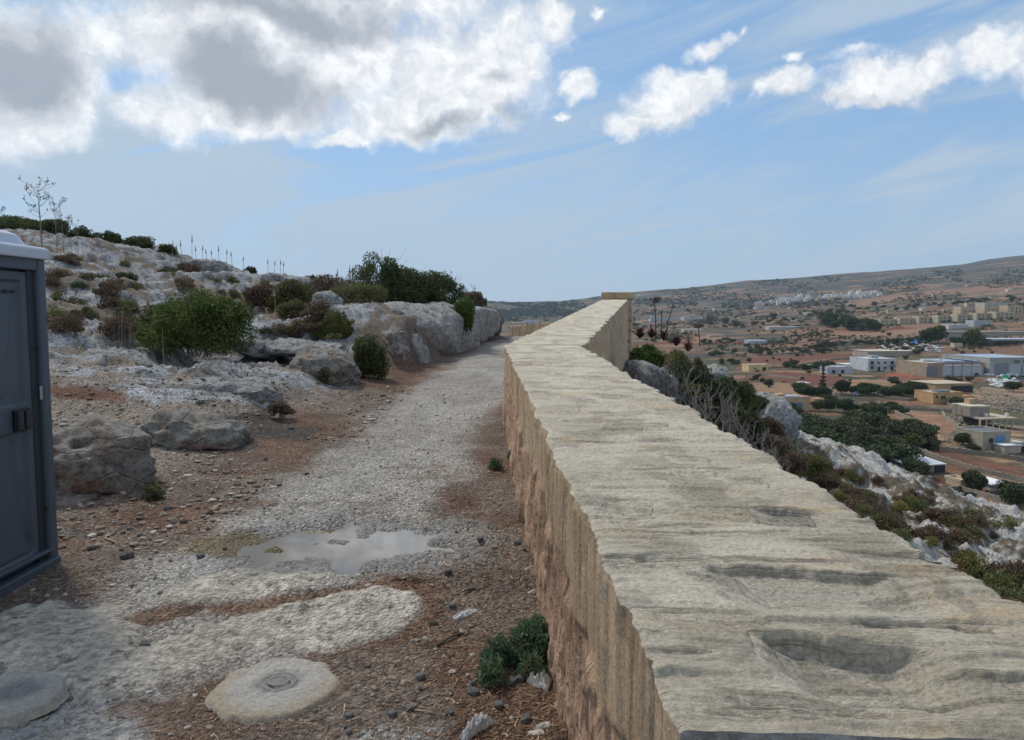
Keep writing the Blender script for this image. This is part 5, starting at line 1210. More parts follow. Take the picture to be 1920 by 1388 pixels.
    for r_ in rings: b.v += r_
    m_ = len(rings[0])
    for q in range(len(rings)-1):
        for k in range(m_): b.f.append((q*m_+k, q*m_+(k+1) % m_, (q+1)*m_+(k+1) % m_, (q+1)*m_+k))
    b.f.append(tuple(range((len(rings)-1)*m_, len(rings)*m_))); b.f.append(tuple(range(m_))[::-1])
    b.build('roof', wh, root, smooth=False, bevel=.008)
toilet()
# ============================================================ valley: buildings
def plaster(c, nm=None):
    k = 'plaster_%02d_%02d_%02d' % tuple(int(x*99) for x in c)
    return simple(k, c, .9, var=.14, scale=.35)
SANDY = (.36, .27, .165); CREAM = (.45, .38, .27); WHITE = (.54, .54, .53); GREYC = (.30, .29, .275); PEACH = (.46, .315, .21); YELLOW = (.55, .44, .25); OCHRE = (.44, .29, .15)
ROOF_L = (.43, .405, .36); ROOF_B = (.28, .33, .42); DARKO = (.025, .026, .03); METAL = (.47, .50, .53); DOOR_B = (.10, .17, .24); WDOOR = (.38, .41, .44)
def building(label, px, py, wpx, hpx, dm, rot=0, wall=CREAM, roof=ROOF_L, wins=(), doors=(), left=(), parapet=True, name='house', cat='house', group=None, extras=(), Y=None, slope=0):
    """px,py: foot of the front wall's middle in the photo; wpx,hpx: its size there; dm: depth in metres.
    wins/doors: (x 0..1, z 0..1, width m, height m[, colour]) on the front; left: the same on the left wall"""
    g = ground_at(px, py, 60) if Y is None else P(px, py, Y); Yd = g.y; w_ = wpx/F*Yd; h_ = hpx/F*Yd
    root = empty(name, (g.x, g.y, g.z), R(-rot*.5), label, cat, group)
    b = MB(); b.box((0, dm/2, h_/2-1.5), (w_, dm, h_+3)); b.build('wall', plaster(wall), root)
    b = MB()
    if parapet:
        t_ = .35; z_ = h_+.28
        for c_, d_ in (((0, .12, z_), (w_+.10, t_, .56)), ((0, dm-.12, z_), (w_+.10, t_, .56)), ((-w_/2+.12, dm/2, z_), (t_, dm-.6, .557)), ((w_/2-.12, dm/2, z_), (t_, dm-.6, .557))): b.box(c_, d_)
        b.build('parapet', plaster(wall), root)
        b = MB(); b.box((0, dm/2, h_+.09), (w_-.6, dm-.6, .12)); b.build('roof', plaster(roof), root)
    else:
        o = .3
        v = [(-w_/2-o, -o, h_+.02), (w_/2+o, -o, h_+.02), (w_/2+o, dm+o, h_+.02+slope*dm), (-w_/2-o, dm+o, h_+.02+slope*dm)]
        b.v += v+[(x, y, z+.25) for x, y, z in v]; b.f += [(0, 3, 2, 1), (4, 5, 6, 7), (0, 1, 5, 4), (1, 2, 6, 5), (2, 3, 7, 6), (3, 0, 4, 7)]; b.build('roof', plaster(roof), root)
    for lst, nm, dc in ((wins, 'window', DARKO), (doors, 'door', DARKO)):
        for q in lst:
            x, z, ww, hh = q[:4]; cc = q[4] if len(q) > 4 else dc
            b = MB(); b.box((-w_/2+x*w_, -.02, z*h_), (ww, .10, hh)); o = b.build(nm, simple(nm+'_%02d%02d' % (cc[0]*99, cc[2]*99), cc, .5), root)
            if nm == 'window': b = MB(); b.box((-w_/2+x*w_, -.06, z*h_-hh/2-.08), (ww+.3, .22, .12)); b.build('sill', plaster(wall), o)
    for q in left:
        y, z, ww, hh = q[:4]; cc = q[4] if len(q) > 4 else DARKO
        b = MB(); b.box((-w_/2-.02, y*dm, z*h_), (.10, ww, hh)); b.build('window', simple('window_%02d%02d' % (cc[0]*99, cc[2]*99), cc, .5), root)
    for e in extras:
        nm, c_, d_, cc = e; b = MB(); b.box((c_[0]*w_, c_[1]*dm, c_[2]+(h_ if nm in ('roof_panel', 'water_tank', 'stair_hut', 'chimney') else 0)), d_); b.build(nm, plaster(cc), root)
    return root
PAN = (.10, .13, .20)
building('peach coloured flat roofed house with blue doors just past the cliff knob', 1492, 771, 60, 24, 11, -24, PEACH, CREAM, doors=((.35, .36, 2.4, 2.8, DOOR_B), (.62, .36, 2.4, 2.8, DOOR_B)), left=((.35, .45, 1.3, 2.0), (.65, .45, 1.6, 1.2)), extras=(('roof_panel', (.05, .5, .35), (6, 5, .3), (.28, .33, .42)), ('stair_hut', (-.25, .55, .6), (3, 3, 1.2), PEACH)))
building('small peach outhouse standing right of the peach house', 1536, 764, 20, 14, 5, -24, PEACH, CREAM, doors=((.5, .4, 1.2, 1.8),), name='outhouse', cat='outhouse')
building('long low yellow farm building at the edge of the red field', 1424, 697, 44, 12, 9, -20, YELLOW, (.62, .57, .48), doors=((.72, .4, 2.4, 2.2),), wins=((.3, .5, 1.2, 1.0), (.92, .5, 1, 1)), name='farm_building', cat='farm building')
building('white and grey two storey house with balconies left of the warehouses', 1653, 696, 54, 22, 22, -8, (.45, .47, .50), WHITE, wins=((.15, .72, 2.2, 1.8), (.38, .72, 1.4, 1.4), (.62, .72, 1.4, 1.4), (.87, .72, 2.2, 1.8), (.15, .28, 1.4, 1.6), (.62, .28, 1.4, 1.4)), doors=((.40, .2, 1.6, 2.6), (.87, .22, 1.6, 2.6)), extras=(('stair_hut', (.1, .6, .9), (5, 4, 1.8), (.3, .33, .36)), ('balcony', (-.35, -.04, 3.6), (3, 1.4, .9), (.25, .27, .30)), ('balcony', (.37, -.04, 3.6), (3, 1.4, .9), (.25, .27, .30))))
building('small grey shed, left one of the pair below the slim conifer', 1563, 702, 26, 12, 8, -15, (.36, .38, .41), WHITE, name='shed', cat='shed', doors=((.5, .4, 2, 2),))
building('small white and grey shed, right one of the pair in front of the orange soil', 1585, 702, 28, 13, 10, -15, (.40, .43, .46), WHITE, name='shed', cat='shed', doors=((.3, .4, 2, 2),))
building('long warehouse with ochre end wall, grey shutters and blue panel roof', 1792, 706, 116, 24, 28, -14, (.30, .235, .175), ROOF_L, doors=((.08, .4, 7, 5.5, (.17, .18, .20)), (.36, .4, 7, 6, WDOOR), (.52, .4, 7, 6, WDOOR), (.69, .4, 7, 6, WDOOR), (.86, .4, 7, 6, WDOOR)), wins=tuple((x+d, .86, 1.6, 1.1, (.55, .58, .6)) for x in (.36, .52, .69, .86) for d in (-.045, 0, .045)),
         name='warehouse', cat='warehouse', extras=(('roof_panel', (.14, .5, .9), (19, 20, .9), (.30, .36, .48)), ('roof_panel', (.38, .5, .9), (9, 20, .9), (.28, .34, .46)), ('water_tank', (-.28, .5, 1), (3, 3, 1.6), WHITE), ('water_tank', (-.18, .6, .9), (5, 3, 1.3), (.6, .6, .55)), ('water_tank', (-.05, .4, 1.2), (2, 2, 2), WHITE)))
building('grey concrete warehouse with wide shutters at the right edge of the picture', 1905, 705, 110, 33, 40, -14, (.33, .325, .31), (.30, .36, .46), doors=((.22, .4, 9, 7, (.20, .21, .24)), (.50, .35, 8, 6, WDOOR), (.68, .35, 6, 6, WDOOR), (.88, .35, 7, 6, WDOOR)), wins=((.50, .82, 4, 1.6, (.12, .13, .15)), (.68, .82, 4, 1.6, (.12, .13, .15))), name='warehouse', cat='warehouse')
building('open sided concrete shed with a wide flat slab roof', 1788, 737, 78, 17, 16, -20, SANDY, (.42, .35, .26), doors=((.52, .42, 3.6, 3.0), (.72, .42, 4, 3.0), (.92, .42, 4, 3.0)), parapet=False, name='open_shed', cat='shed')
building('square sandstone farmhouse with panels on its flat roof', 1777, 757, 62, 19, 11, -18, OCHRE, ROOF_L, wins=((.12, .7, .9, .9), (.30, .62, .9, 1.2), (.38, .62, .9, 1.2), (.72, .5, 1.2, 1.6)), extras=(('roof_panel', (.1, .5, .5), (5, 4, .5), (.12, .14, .2)), ('chimney', (-.2, .5, .5), (.6, .6, .9), CREAM), ('annex', (.62, .4, 1.0), (5, 6, 3.6), OCHRE)))
def pillar_house():
    g = ground_at(1862, 803, 60); Y = g.y; m = Y/F
    root = empty('pillared_house', (g.x, g.y, g.z), R(8), 'unfinished grey block house raised on an open pillared slab', 'house')
    b = MB(); b.box((1.0, 5, 20*m-.2), (74*m, 13, .5)); b.build('slab', plaster((.42, .36, .28)), root)
    b = MB(); b.box((-2.5, 7, 20*m+.05+9*m), (42*m, 8, 18*m)); b.build('wall', plaster((.25, .225, .19)), root)
    b = MB(); b.box((-2.5, 7, 38*m+.2), (43*m, 8.4, .4)); b.build('roof', plaster((.47, .42, .34)), root)
    b = MB(); b.box((-1.0, 9, 38*m+1.2), (2.6, 2.6, 1.8)); b.build('stair_hut', plaster(SANDY), root)
    for k in range(6): b = MB(); b.box((-33*m+k*13.5*m, -1.0, 10*m-.6), (.4, .4, 20*m+.8)); b.build('pillar', plaster(CREAM), root)
    b = MB(); b.box((3, 10.5, 9*m), (60*m, .5, 18*m)); b.build('back_wall', plaster((.12, .11, .10)), root)
    for x in (-1.5, 6): b = MB(); b.box((x, 1.5, 20*m+.7), (.9, .9, .9)); b.build('water_tank', plaster(WHITE), root)
pillar_house()
building('stone cottage with a blue tinted glazed front and dark panel roof', 1868, 845, 62, 33, 9, -22, (.34, .30, .235), (.12, .13, .16), doors=((.62, .55, 3.2, 3.0, (.10, .20, .34)),), left=(), wins=((.30, .6, 1.4, 1.2),), extras=(('porch', (.1, -.28, 1.0), (5, 3.4, 2.0), (.36, .32, .26)), ('porch_roof', (.1, -.28, 2.1), (5.4, 3.8, .2), (.55, .60, .66))))
building('low stone cottage cut off by the right edge of the picture', 1918, 852, 40, 19, 8, -22, (.33, .30, .25), (.50, .50, .49), doors=((.4, .42, 2.6, 1.9),))
building('long shed with a pale corrugated roof half hidden by dark trees', 1738, 886, 78, 13, 10, -26, (.23, .205, .175), METAL, parapet=False, slope=.08, doors=((.80, .45, 1.6, 1.7), (.95, .42, 1.2, 1.7)), name='shed', cat='shed')
building('tiny concrete hut below the corrugated shed', 1737, 905, 24, 6, 4, -26, (.27, .26, .24), (.38, .38, .38), name='hut', cat='hut')
building('small yellowish hut with a dark doorway under the round tree', 1812, 916, 26, 12, 4.5, -22, (.42, .35, .24), (.33, .27, .23), doors=((.75, .42, 1.2, 1.2),), name='hut', cat='hut')
building('low grey hut with a bright flat roof near the right edge', 1876, 921, 40, 12, 6, -20, (.27, .265, .255), (.60, .62, .65), parapet=False, name='hut', cat='hut')
# terraced houses and the blocks behind
for i in range(7):
    px = 1668+i*36; py = 611-i*2.2
    building('terraced two storey cream house, %s from the left of the long row' % ['first', 'second', 'third', 'fourth', 'fifth', 'sixth', 'seventh'][i], px, py, 35.6, 12, 14, -5, (.42, .37, .275), ROOF_L, wins=tuple((x, .68, 1.4, 1.7) for x in (.15, .34, .62, .84)), doors=tuple((x, .25, 1.4, 2.0) for x in (.15, .34, .62, .84)), group='terraced houses')
for i in range(3): building('taller sandy apartment house with stepped front, %s at the right end of the row' % ['leftmost', 'middle', 'rightmost'][i], 1815+i*44, 594-i*3, 30, 14, 15, -12, (.45, .355, .24), ROOF_L, wins=tuple((x, z, 1.6, 1.8) for x in (.3, .6, .85) for z in (.3, .72)), name='apartment_house', cat='house', group='apartment houses')
building('large pale block rising above the end of the terrace', 1868, 583, 46, 15, 20, -8, (.42, .38, .32), ROOF_L, wins=((.2, .6, 1.5, 1.5), (.5, .6, 1.5, 1.5), (.8, .6, 1.5, 1.5)), name='apartment_block', cat='building')
building('lower pale annex left of the large block', 1822, 584, 44, 8, 16, -8, (.45, .41, .35), ROOF_L, name='apartment_block', cat='building')
building('yellow house at the left end of the terrace', 1645, 607, 26, 11, 12, -10, (.52, .42, .26), ROOF_L, wins=((.3, .6, 1.4, 1.6), (.7, .6, 1.4, 1.6)))
building('very long grey boundary building below the terrace', 1850, 633, 160, 11, 9, -4, (.30, .275, .235), (.52, .50, .46), parapet=False, name='long_building', cat='building')
building('white roofed hall on the long boundary building, left one', 1797, 616, 36, 7, 14, -4, (.45, .45, .43), (.66, .67, .68), parapet=False, name='hall', cat='building')
building('grey blue hall behind the long boundary building', 1843, 612, 34, 10, 14, -4, (.36, .38, .40), (.60, .62, .64), name='hall', cat='building')
building('dark open stable with two pale blue roof strips at the right edge', 1900, 645, 90, 9, 16, -6, (.10, .10, .105), (.42, .48, .56), parapet=False, name='stable', cat='stable', extras=(('roof_strip', (0, -.25, 3.3), (40, 3, .3), (.45, .52, .60)),))
building('low white roofed shop shed left of the white and grey house', 1610, 690, 44, 6, 14, -10, (.38, .34, .29), (.60, .56, .50), parapet=False, name='shed', cat='shed')
building('large sandy industrial hall with a sloping roof behind the white and grey house', 1672, 668, 92, 9, 22, -8, (.33, .295, .24), (.47, .42, .35), parapet=False, name='hall', cat='building')
building('small sand coloured hut on the edge of the red brown field', 1797, 651, 16, 6, 5, -10, (.46, .40, .32), ROOF_L, name='hut', cat='hut')
building('white container standing alone behind the warehouses', 1786, 672, 13, 6, 5, -8, WHITE, WHITE, name='container', cat='container')
building('little hut with a pointed white roof among trees left of centre', 1512, 726, 14, 7, 6, -10, (.30, .30, .28), WHITE, parapet=False, name='hut', cat='hut')
building('white garden hut right of the slim conifer foot', 1557, 745, 14, 6, 4, -14, (.55, .54, .5), (.6, .6, .6), name='hut', cat='hut')
building('tiny white tank house in the bushes below the cliff', 1534, 843, 15, 7, 3.5, -14, (.40, .45, .5), (.62, .70, .76), name='hut', cat='hut')
# long roofs and greenhouses farther off
for i, (px, py, wp, hp, c, l) in enumerate(((1472,617,62,4,(.60,.60,.60),'long white greenhouse left of the grove of tall trees'), (1422,645,34,6,(.52,.56,.62),'pair of blue white glasshouses above the red field'), (1300,622,36,4,(.58,.58,.55),'white greenhouse strip just right of the agaves'), (1362,582,46,4,(.60,.56,.45),'long cream farm shed in the mid distance'),
    (1432,579,30,3,(.60,.60,.60),'thin white greenhouse right of the cream shed'), (1250,601,60,4,(.48,.52,.56),'blue grey greenhouse strip behind the dead flower stalks'), (1300,600,36,5,(.56,.57,.58),'white workshop row beside the blue grey strip'), (1232,594,16,2,(.60,.60,.58),'tiny white shed by the tall dead stalk'), (1207,553,18,2,(.62,.60,.55),'pale strip on the far ridge right of the pillar'),
    (985,578,18,2,(.60,.62,.64),'white sheds on the hill far left of the pillar'), (1013,576,12,2,(.55,.52,.46),'cream house on the hill ridge left of the pillar'), (945,579,22,2,(.48,.53,.60),'blue white greenhouse at the far left of the valley'), (997,606,30,4,(.55,.62,.68),'pale blue greenhouse above the far wall'), (958,597,14,2,(.60,.60,.60),'small white greenhouse by the path crest'), (1058,567,12,2,(.5,.5,.5),'speck of a pale farmhouse on the far slope'),
    (1345,632,30,3,(.45,.40,.33),'low stone barn in the fields right of the thicket'), (1545,690,30,3,(.5,.48,.44),'low pale roof among bushes left of the grey sheds'), (1500,602,14,3,(.6,.58,.55),'white house above the grove'), (1520,590,12,3,(.6,.6,.6),'bright white house between hedges'))):
    building(l, px, py, wp, hp, 14 if py > 610 else 25, -6, tuple(x*.75 for x in c), c, parapet=False, name='greenhouse' if 'green' in l or 'glass' in l else 'farm_shed', cat='greenhouse' if 'green' in l or 'glass' in l else 'farm shed')
# the white village on the far slope
vill = []
rs = random.Random(77)
for i in range(110):
    u = rs.random(); px = 1462+u*190+rs.uniform(-3, 3); yb = 566-u*12+rs.uniform(-4.0, 4.0)
    if u < .12: yb += 2
    vill.append((px, yb))
for i in range(14): vill.append((1418+i*3.4+rs.uniform(-1, 1), 573-i*.3+rs.uniform(-1.5, 1.5)))
hm = {}
for k, (c, hh) in enumerate(((WHITE, 9), (CREAM, 8), ((.58, .58, .57), 12), ((.50, .47, .40), 7))):
    b = MB(); b.box((0, 0, hh/2-2), (12, 11, hh+4)); b.box((2, 1, hh+1.2), (4, 4, 2.4))
    for x in (-3.5, 0, 3.5):
        for z in range(2, hh-1, 3): b.box((x, -5.5, z+.3), (1.3, .2, 1.5))
    me = bpy.data.meshes.new('village_house'); me.from_pydata(b.v, [], b.f); me.materials.append(plaster(c)); me.materials.append(simple('window_0202', DARKO, .5)); 
    for pi, p_ in enumerate(me.polygons): p_.material_index = 1 if pi >= 12 else 0
    hm[k] = me
for i, (px, py) in enumerate(vill):
    g = ground_at(px, py, 500); o = obj('village_house', hm[rs.choice([0, 0, 0, 1, 2, 2, 3])], loc=(g.x, g.y, g.z), rz=R(rs.uniform(-25, 10))); s = rs.uniform(.55, 1.1); o.scale = (s, s, s*rs.uniform(.8, 1.2))
    tag(o, '%s house in the dense white village on the far slope, %s of it' % ({'0': 'low' , '1': 'tall'}[str(int(s > .85))], part3(px-1462, 192)) if i < 110 else 'small pale house in the loose cluster left of the white village', 'house', 'white village houses' if i < 110 else 'houses left of the white village')
rs = random.Random(78)
for i in range(34):
    px = rs.uniform(1380, 1915); py = rs.uniform(545, 598)-(px-1400)*.03; g = ground_at(px, py, 400); o = obj('farmhouse', hm[rs.choice([1, 3, 1, 0])], loc=(g.x, g.y, g.z), rz=R(rs.uniform(-25, 10))); s = rs.uniform(.55, 1.0); o.scale = (s*1.3, s, s*.7)
    tag(o, 'scattered pale farmhouse among the distant fields, %s part of them' % zone(px, py, 1380, 1915, 535, 600), 'house', 'scattered distant farmhouses')
# ============================================================ valley: yard full of boats and covers
def boat_mesh(nm, c, L=7, w=2.4, cover=None):
    b = MB(); st = [(-.5, .75, .9), (-.2, 1, .85), (.15, .95, .9), (.38, .6, 1.05), (.5, .05, 1.2)]
    for i, (x, k, z) in enumerate(st): b.v += [(x*L, -w/2*k, z), (x*L, -w/2*k*.55, .15), (x*L, w/2*k*.55, .15), (x*L, w/2*k, z)]
    for i in range(4):
        for j in range(3): b.f.append((i*4+j, (i+1)*4+j, (i+1)*4+j+1, i*4+j+1))
        b.f.append((i*4+3, (i+1)*4+3, (i+1)*4, i*4))
    b.f.append((0, 1, 2, 3)); b.box((-.05*L, 0, 1.35), (L*.32, w*.6, .9), tx=.75, ty=.8)
    me = bpy.data.meshes.new(nm); me.from_pydata(b.v, [], b.f); me.materials.append(plaster(c)); return me
BM = [boat_mesh('boat', (.62, .63, .64)), boat_mesh('boat', (.55, .58, .60), 9, 3), boat_mesh('boat', (.06, .22, .50), 8, 3), boat_mesh('boat', (.04, .28, .13), 9, 3), boat_mesh('boat', (.08, .22, .28), 7, 2.6)]
rs = random.Random(9)
def boat(px, py, k, label, group, sc_=1.):
    g = ground_at(px, py, 60); o = obj('boat', BM[k], loc=(g.x, g.y, g.z), rz=rs.uniform(0, 6.28)); o.scale = (sc_,)*3; tag(o, label, 'boat', group)
for i in range(38): boat(rs.uniform(1650, 1762), rs.uniform(645, 661), rs.choice([0, 0, 1]), 'white laid up boat packed in the storage yard beyond the industrial hall', 'boats in the far yard', .9)
boat(1718, 643, 2, 'boat under a bright blue cover standing highest in the far yard', None, 1.5); boat(1712, 646, 2, 'second blue covered boat just below the brightest one', None, 1.2)
boat(1733, 642, 1, 'white boat right of the blue covered ones', None, 1.2); boat(1603, 680, 4, 'teal covered boat behind the low white roofed shed', None, 1.6)
for i in range(30): boat(rs.uniform(1848, 1918), rs.uniform(704, 728), rs.choice([0, 0, 1]), 'white laid up boat in the yard below the grey warehouse', 'boats in the near yard', .85)
boat(1886, 711, 3, 'boat under a green cover in the yard below the grey warehouse', None, 1.25)
def vehicle(label, px, py, c, L=4.3, h=1.5, cat='car', name='parked_car'):
    g = ground_at(px, py, 60); root = empty(name, (g.x, g.y, g.z), rs.uniform(-.5, .3), label, cat)
    b = MB(); b.box((0, 0, h*.38), (L, 1.8, h*.45)); b.box((-.05*L, 0, h*.78), (L*.62, 1.6, h*.42), tx=.8, ty=.88); b.build('body', plaster(c), root, bevel=.06)
    b = MB(); b.box((-.05*L, 0, h*.79), (L*.60, 1.64, h*.26), tx=.85, ty=.92); b.build('window', simple('window_0202', DARKO, .5), root)
    for x in (-.3, .3):
        for y in (-.85, .85): b = MB(); b.tube([(x*L, y-.1, .32), (x*L, y+.1, .32)], .32, n=10); b.build('wheel', simple('tyre', (.02, .02, .02)), root)
vehicle('white van parked before the long warehouse', 1752, 704, (.62, .63, .64), 5.5, 2.4, 'van', 'parked_van')
vehicle('silver car parked on the verge below the white and grey house', 1668, 700, (.42, .43, .45)); vehicle('white lorry box by the last shutter of the warehouse', 1852, 700, (.64, .66, .68), 6.5, 3.2, 'lorry', 'parked_lorry')
vehicle('pale car parked on the track below the dark bushes', 1606, 742, (.38, .42, .48)); vehicle('white car in the yard beside the green boat', 1902, 716, (.60, .60, .60)); vehicle('grey car by the low shed left of the white and grey house', 1625, 690, (.3, .33, .37))
# ============================================================ rubble walls between fields
M_RUB = mat_rock('field_wall_stone', (.22, .19, .15), (.36, .31, .25), scale=.7)
def field_wall(label, pts, h=1.1, wd=.7):
    q = []
    for a, c in zip(pts[:-1], pts[1:]):
        n = max(2, int(math.hypot(c[0]-a[0], c[1]-a[1])/4))
        for k in range(n): q.append((a[0]+(c[0]-a[0])*k/n, a[1]+(c[1]-a[1])*k/n))
    q.append(pts[-1]); G = [ground_at(px, py, 60) for px, py in q]; b = MB()
    for i, g in enumerate(G):
        t = (G[min(i+1, len(G)-1)]-G[max(i-1, 0)]); t.z = 0; t.normalize(); s = Vector((-t.y, t.x, 0)); k = 1+.10*math.sin(i*2.3)+.06*math.sin(i*5.1)
        b.v += [tuple(g-s*wd/2-Vector((0, 0, .6))), tuple(g-s*wd*.4+Vector((0, 0, h*k))), tuple(g+s*wd*.4+Vector((0, 0, h*k))), tuple(g+s*wd/2-Vector((0, 0, .6)))]
    for i in range(len(G)-1):
        for j in range(3): b.f.append((i*4+j, (i+1)*4+j, (i+1)*4+j+1, i*4+j+1))
    tag(b.build('field_wall', M_RUB), label, 'dry stone wall', 'dry stone field walls')
for l, p_ in (('curved pale dry stone wall round the stone heap field', [(1767,776),(1772,785),(1785,795),(1800,802)]), ('dry stone wall along the upper edge of the near red field', [(1760,845),(1810,850),(1860,856),(1922,866)]), ('dry stone wall along the lower edge of the near red field', [(1700,838),(1760,862),(1830,884),(1922,905)]),
              ('dry stone wall crossing above the brown terrace', [(1690,768),(1730,770),(1790,774),(1830,782)]), ('dry stone wall below the sandstone farmhouse', [(1660,748),(1700,752),(1750,747),(1790,765)]), ('dry stone wall climbing past the corrugated shed', [(1610,858),(1660,870),(1720,905),(1770,930)]),
              ('dry stone wall on the terrace left of the farmhouse', [(1620,760),(1670,772),(1710,790),(1760,806)]), ('dry stone wall under the boat yard', [(1840,730),(1870,738),(1922,752)]), ('low dry stone wall in front of the yellow farm building', [(1395,702),(1440,705),(1500,712)]),
              ('dry stone wall between the brown fields above the yellow building', [(1390,694),(1470,690),(1560,676),(1640,668)]), ('dry stone wall bordering the red field under the grove', [(1420,668),(1500,662),(1600,656)]), ('dry stone wall at the far right behind the cottage', [(1890,770),(1922,774)]),
              ('dry stone wall at the foot of the rocky slope rim', [(1770,925),(1800,920),(1850,935),(1922,955)]), ('dry stone wall before the little huts', [(1770,905),(1800,912),(1840,922)]), ('dry stone wall beside the track in the lower right', [(1850,930),(1880,928),(1922,940)])):
    field_wall(l, p_)
# heap of loose rubble between the cottages
def rubble(label, poly, n, smin, smax, seed):
    rs = np.random.RandomState(seed); v, f = ICO[1]; xs = [p[0] for p in poly]; ys = [p[1] for p in poly]; out = []
    while len(out) < n:
        px = rs.uniform(min(xs), max(xs)); py = rs.uniform(min(ys), max(ys))
        if in_poly(np.array([px]), np.array([py]), poly)[0]: out.append(ground_at(px, py, 60))
    C_ = np.array([tuple(g) for g in out]); s = smin+(smax-smin)*rs.rand(n)**2; V = (v[None]*(1+.3*rs.normal(size=(n, len(v), 1)))*s[:, None, None]+C_[:, None]).reshape(-1, 3)
    Fq = (f[None]+(np.arange(n)*len(v))[:, None, None]).reshape(-1, 3)
    tag(obj('rubble', mesh_np('rubble', V, Fq, M_RUB, False)), label, 'rubble', kind='stuff')
rubble('stony ground strewn with pale rubble right of the farmhouse', [(1835,735),(1922,745),(1922,780),(1850,765)], 420, .2, .8, 1)
rubble('heap of broken stone inside the curved field wall', [(1775,780),(1825,785),(1835,800),(1795,800)], 220, .2, .7, 2)
rubble('loose stones on the terraces above the red field', [(1760,815),(1840,830),(1900,855),(1790,848)], 220, .2, .6, 3)
# ============================================================ valley trees
def tree_meshes(n, leaf, hgt, wid, seed, mat, conif=False):
    lob = []; rs = random.Random(seed)
    for _ in range(11):
        a = rs.uniform(0, 6.28); q = rs.uniform(.1, .33); z = rs.uniform(.30, .80); k = rs.uniform(.20, .30); lob.append((math.cos(a)*q*wid, math.sin(a)*q*wid, z*hgt, k*wid, k*wid, k*hgt*.75))
    lob.append((0, 0, hgt*.5, wid*.32, wid*.32, hgt*.36))
    if conif: lob = [(0, 0, hgt*z, wid*.5*(1-z*.85), wid*.5*(1-z*.85), hgt*.05) for z in (.18, .28, .38, .48, .58, .68, .78, .88, .95)]
    cr = leaf_mesh('crown', lob, n, leaf, mat, seed, .62, .7)
    b = MB(); b.tube([(0, 0, -1), (.05*wid, 0, hgt*.25), (0, 0, hgt*(.95 if conif else .5))], hgt*.035, hgt*.012, 5)
    if not conif:
        for k in range(4): a = k*1.6+seed; b.tube([(0, 0, hgt*.2), (math.cos(a)*wid*.2, math.sin(a)*wid*.2, hgt*.5)], hgt*.018, hgt*.008, 4)
    me = bpy.data.meshes.new('trunk'); me.from_pydata(b.v, [], b.f); me.materials.append(M_BARK); return cr, me
TM = [tree_meshes(2600, .42, 5, 6, 1, L_TREE), tree_meshes(2600, .42, 4.6, 6.6, 2, L_TREE), tree_meshes(2400, .42, 5, 6, 3, L_TREE2), tree_meshes(2600, .40, 4, 7, 4, L_TREE), tree_meshes(1600, .40, 12, 4, 5, L_TREE, True)]
SM = [tree_meshes(700, .75, 5, 6, 11, L_TREE)[0], tree_meshes(700, .75, 4.5, 7, 12, L_TREE)[0], tree_meshes(700, .75, 5, 6, 13, L_TREE2)[0]]
tcount = 0
def tree(px, py, hpx, k, label, cat='tree', group=None, small=None, rzz=None, wk=1.):
    """py = foot in the photo, hpx = height in photo pixels"""
    global tcount; tcount += 1
    g = ground_at(px, py, 50); h = hpx/F*g.y; base = 12 if k == 4 else 5
    s = h/base
    if small is None: small = hpx < 15
    if small and k < 4:
        o = obj(cat, SM[k % 3]); tag(o, label, cat, group)
    else:
        o = empty(cat, label=label, cat=cat, group=group)
        c = obj('crown', TM[k][0], o); t = obj('trunk', TM[k][1], o)
    o.location = g; o.scale = (s*wk, s*wk, s); o.rotation_euler = (0, 0, random.uniform(0, 6.28) if rzz is None else rzz)
random.seed(21)
# named single trees
for px, py, h, k, l in ((1542,745,66,4,'slim conifer standing alone in the dark red field'), (1577,740,30,0,'round dark tree right of the slim conifer'), (1722,740,26,1,'round dark tree left of the open concrete shed'), (1813,700,14,1,'dark tree before the long warehouse'), (1830,925,44,0,'big round dark tree behind the yellowish hut'), (1813,942,26,3,'low round dark tree in front of the yellowish hut'),
                        (1757,645,36,2,'tall round light green tree left of the long boundary building'), (1822,648,32,2,'broad light green tree before the stable'), (1738,645,28,0,'narrow dark tree beside the tall light green one'), (1645,622,20,0,'dark tree closing the right end of the grove'), (1803,836,26,0,'dark tree left of the stone cottage'), (1827,850,22,3,'leafy bush against the stone cottage wall'), (1900,735,24,1,'dark tree under the boat yard'), (1790,762,22,3,'dark bush beside the sandstone farmhouse'), (1808,768,26,1,'round tree in front of the farmhouse annex')):
    tree(px, py, h, k, l)
def cluster(pts, n, h, ks, label, group, small=None, jx=6, jy=3, cat='tree', wk=1.):
    """pts: polyline in photo pixels"""
    for i in range(n):
        u = random.random()*(len(pts)-1); j = int(u); f = u-j; a, b = pts[j], pts[j+1]
        tree(a[0]+(b[0]-a[0])*f+random.uniform(-jx, jx), a[1]+(b[1]-a[1])*f+random.uniform(-jy, jy), h*random.uniform(.7, 1.25), (kq := random.choice(ks)), '%s%s, %s' % ({0: 'rounded ', 1: 'squat ', 2: 'lighter ', 3: 'spreading '}[kq], label, part3(u, len(pts)-1)), cat, group, small, wk=wk)
cluster([(1470,830),(1540,845),(1600,860),(1660,870)], 30, 42, [0, 1, 3], 'dense tree in the grove under the cliff', 'dense grove under the cliff', False, 22, 14, wk=1.3)
cluster([(1495,822),(1560,816),(1640,815),(1740,840)], 34, 36, [0, 1, 3, 2], 'tree in the broad grove below the peach house', 'broad grove below the peach house', False, 26, 12, wk=1.3)
cluster([(1680,868),(1730,895),(1700,880)], 7, 30, [0, 3], 'dark tree crowding round the corrugated shed', 'trees round the corrugated shed', False, 14, 8)
cluster([(1885,940),(1925,950)], 6, 40, [0, 1], 'dark tree in the clump at the right edge below the cottages', 'clump at the right edge', False, 8, 12)
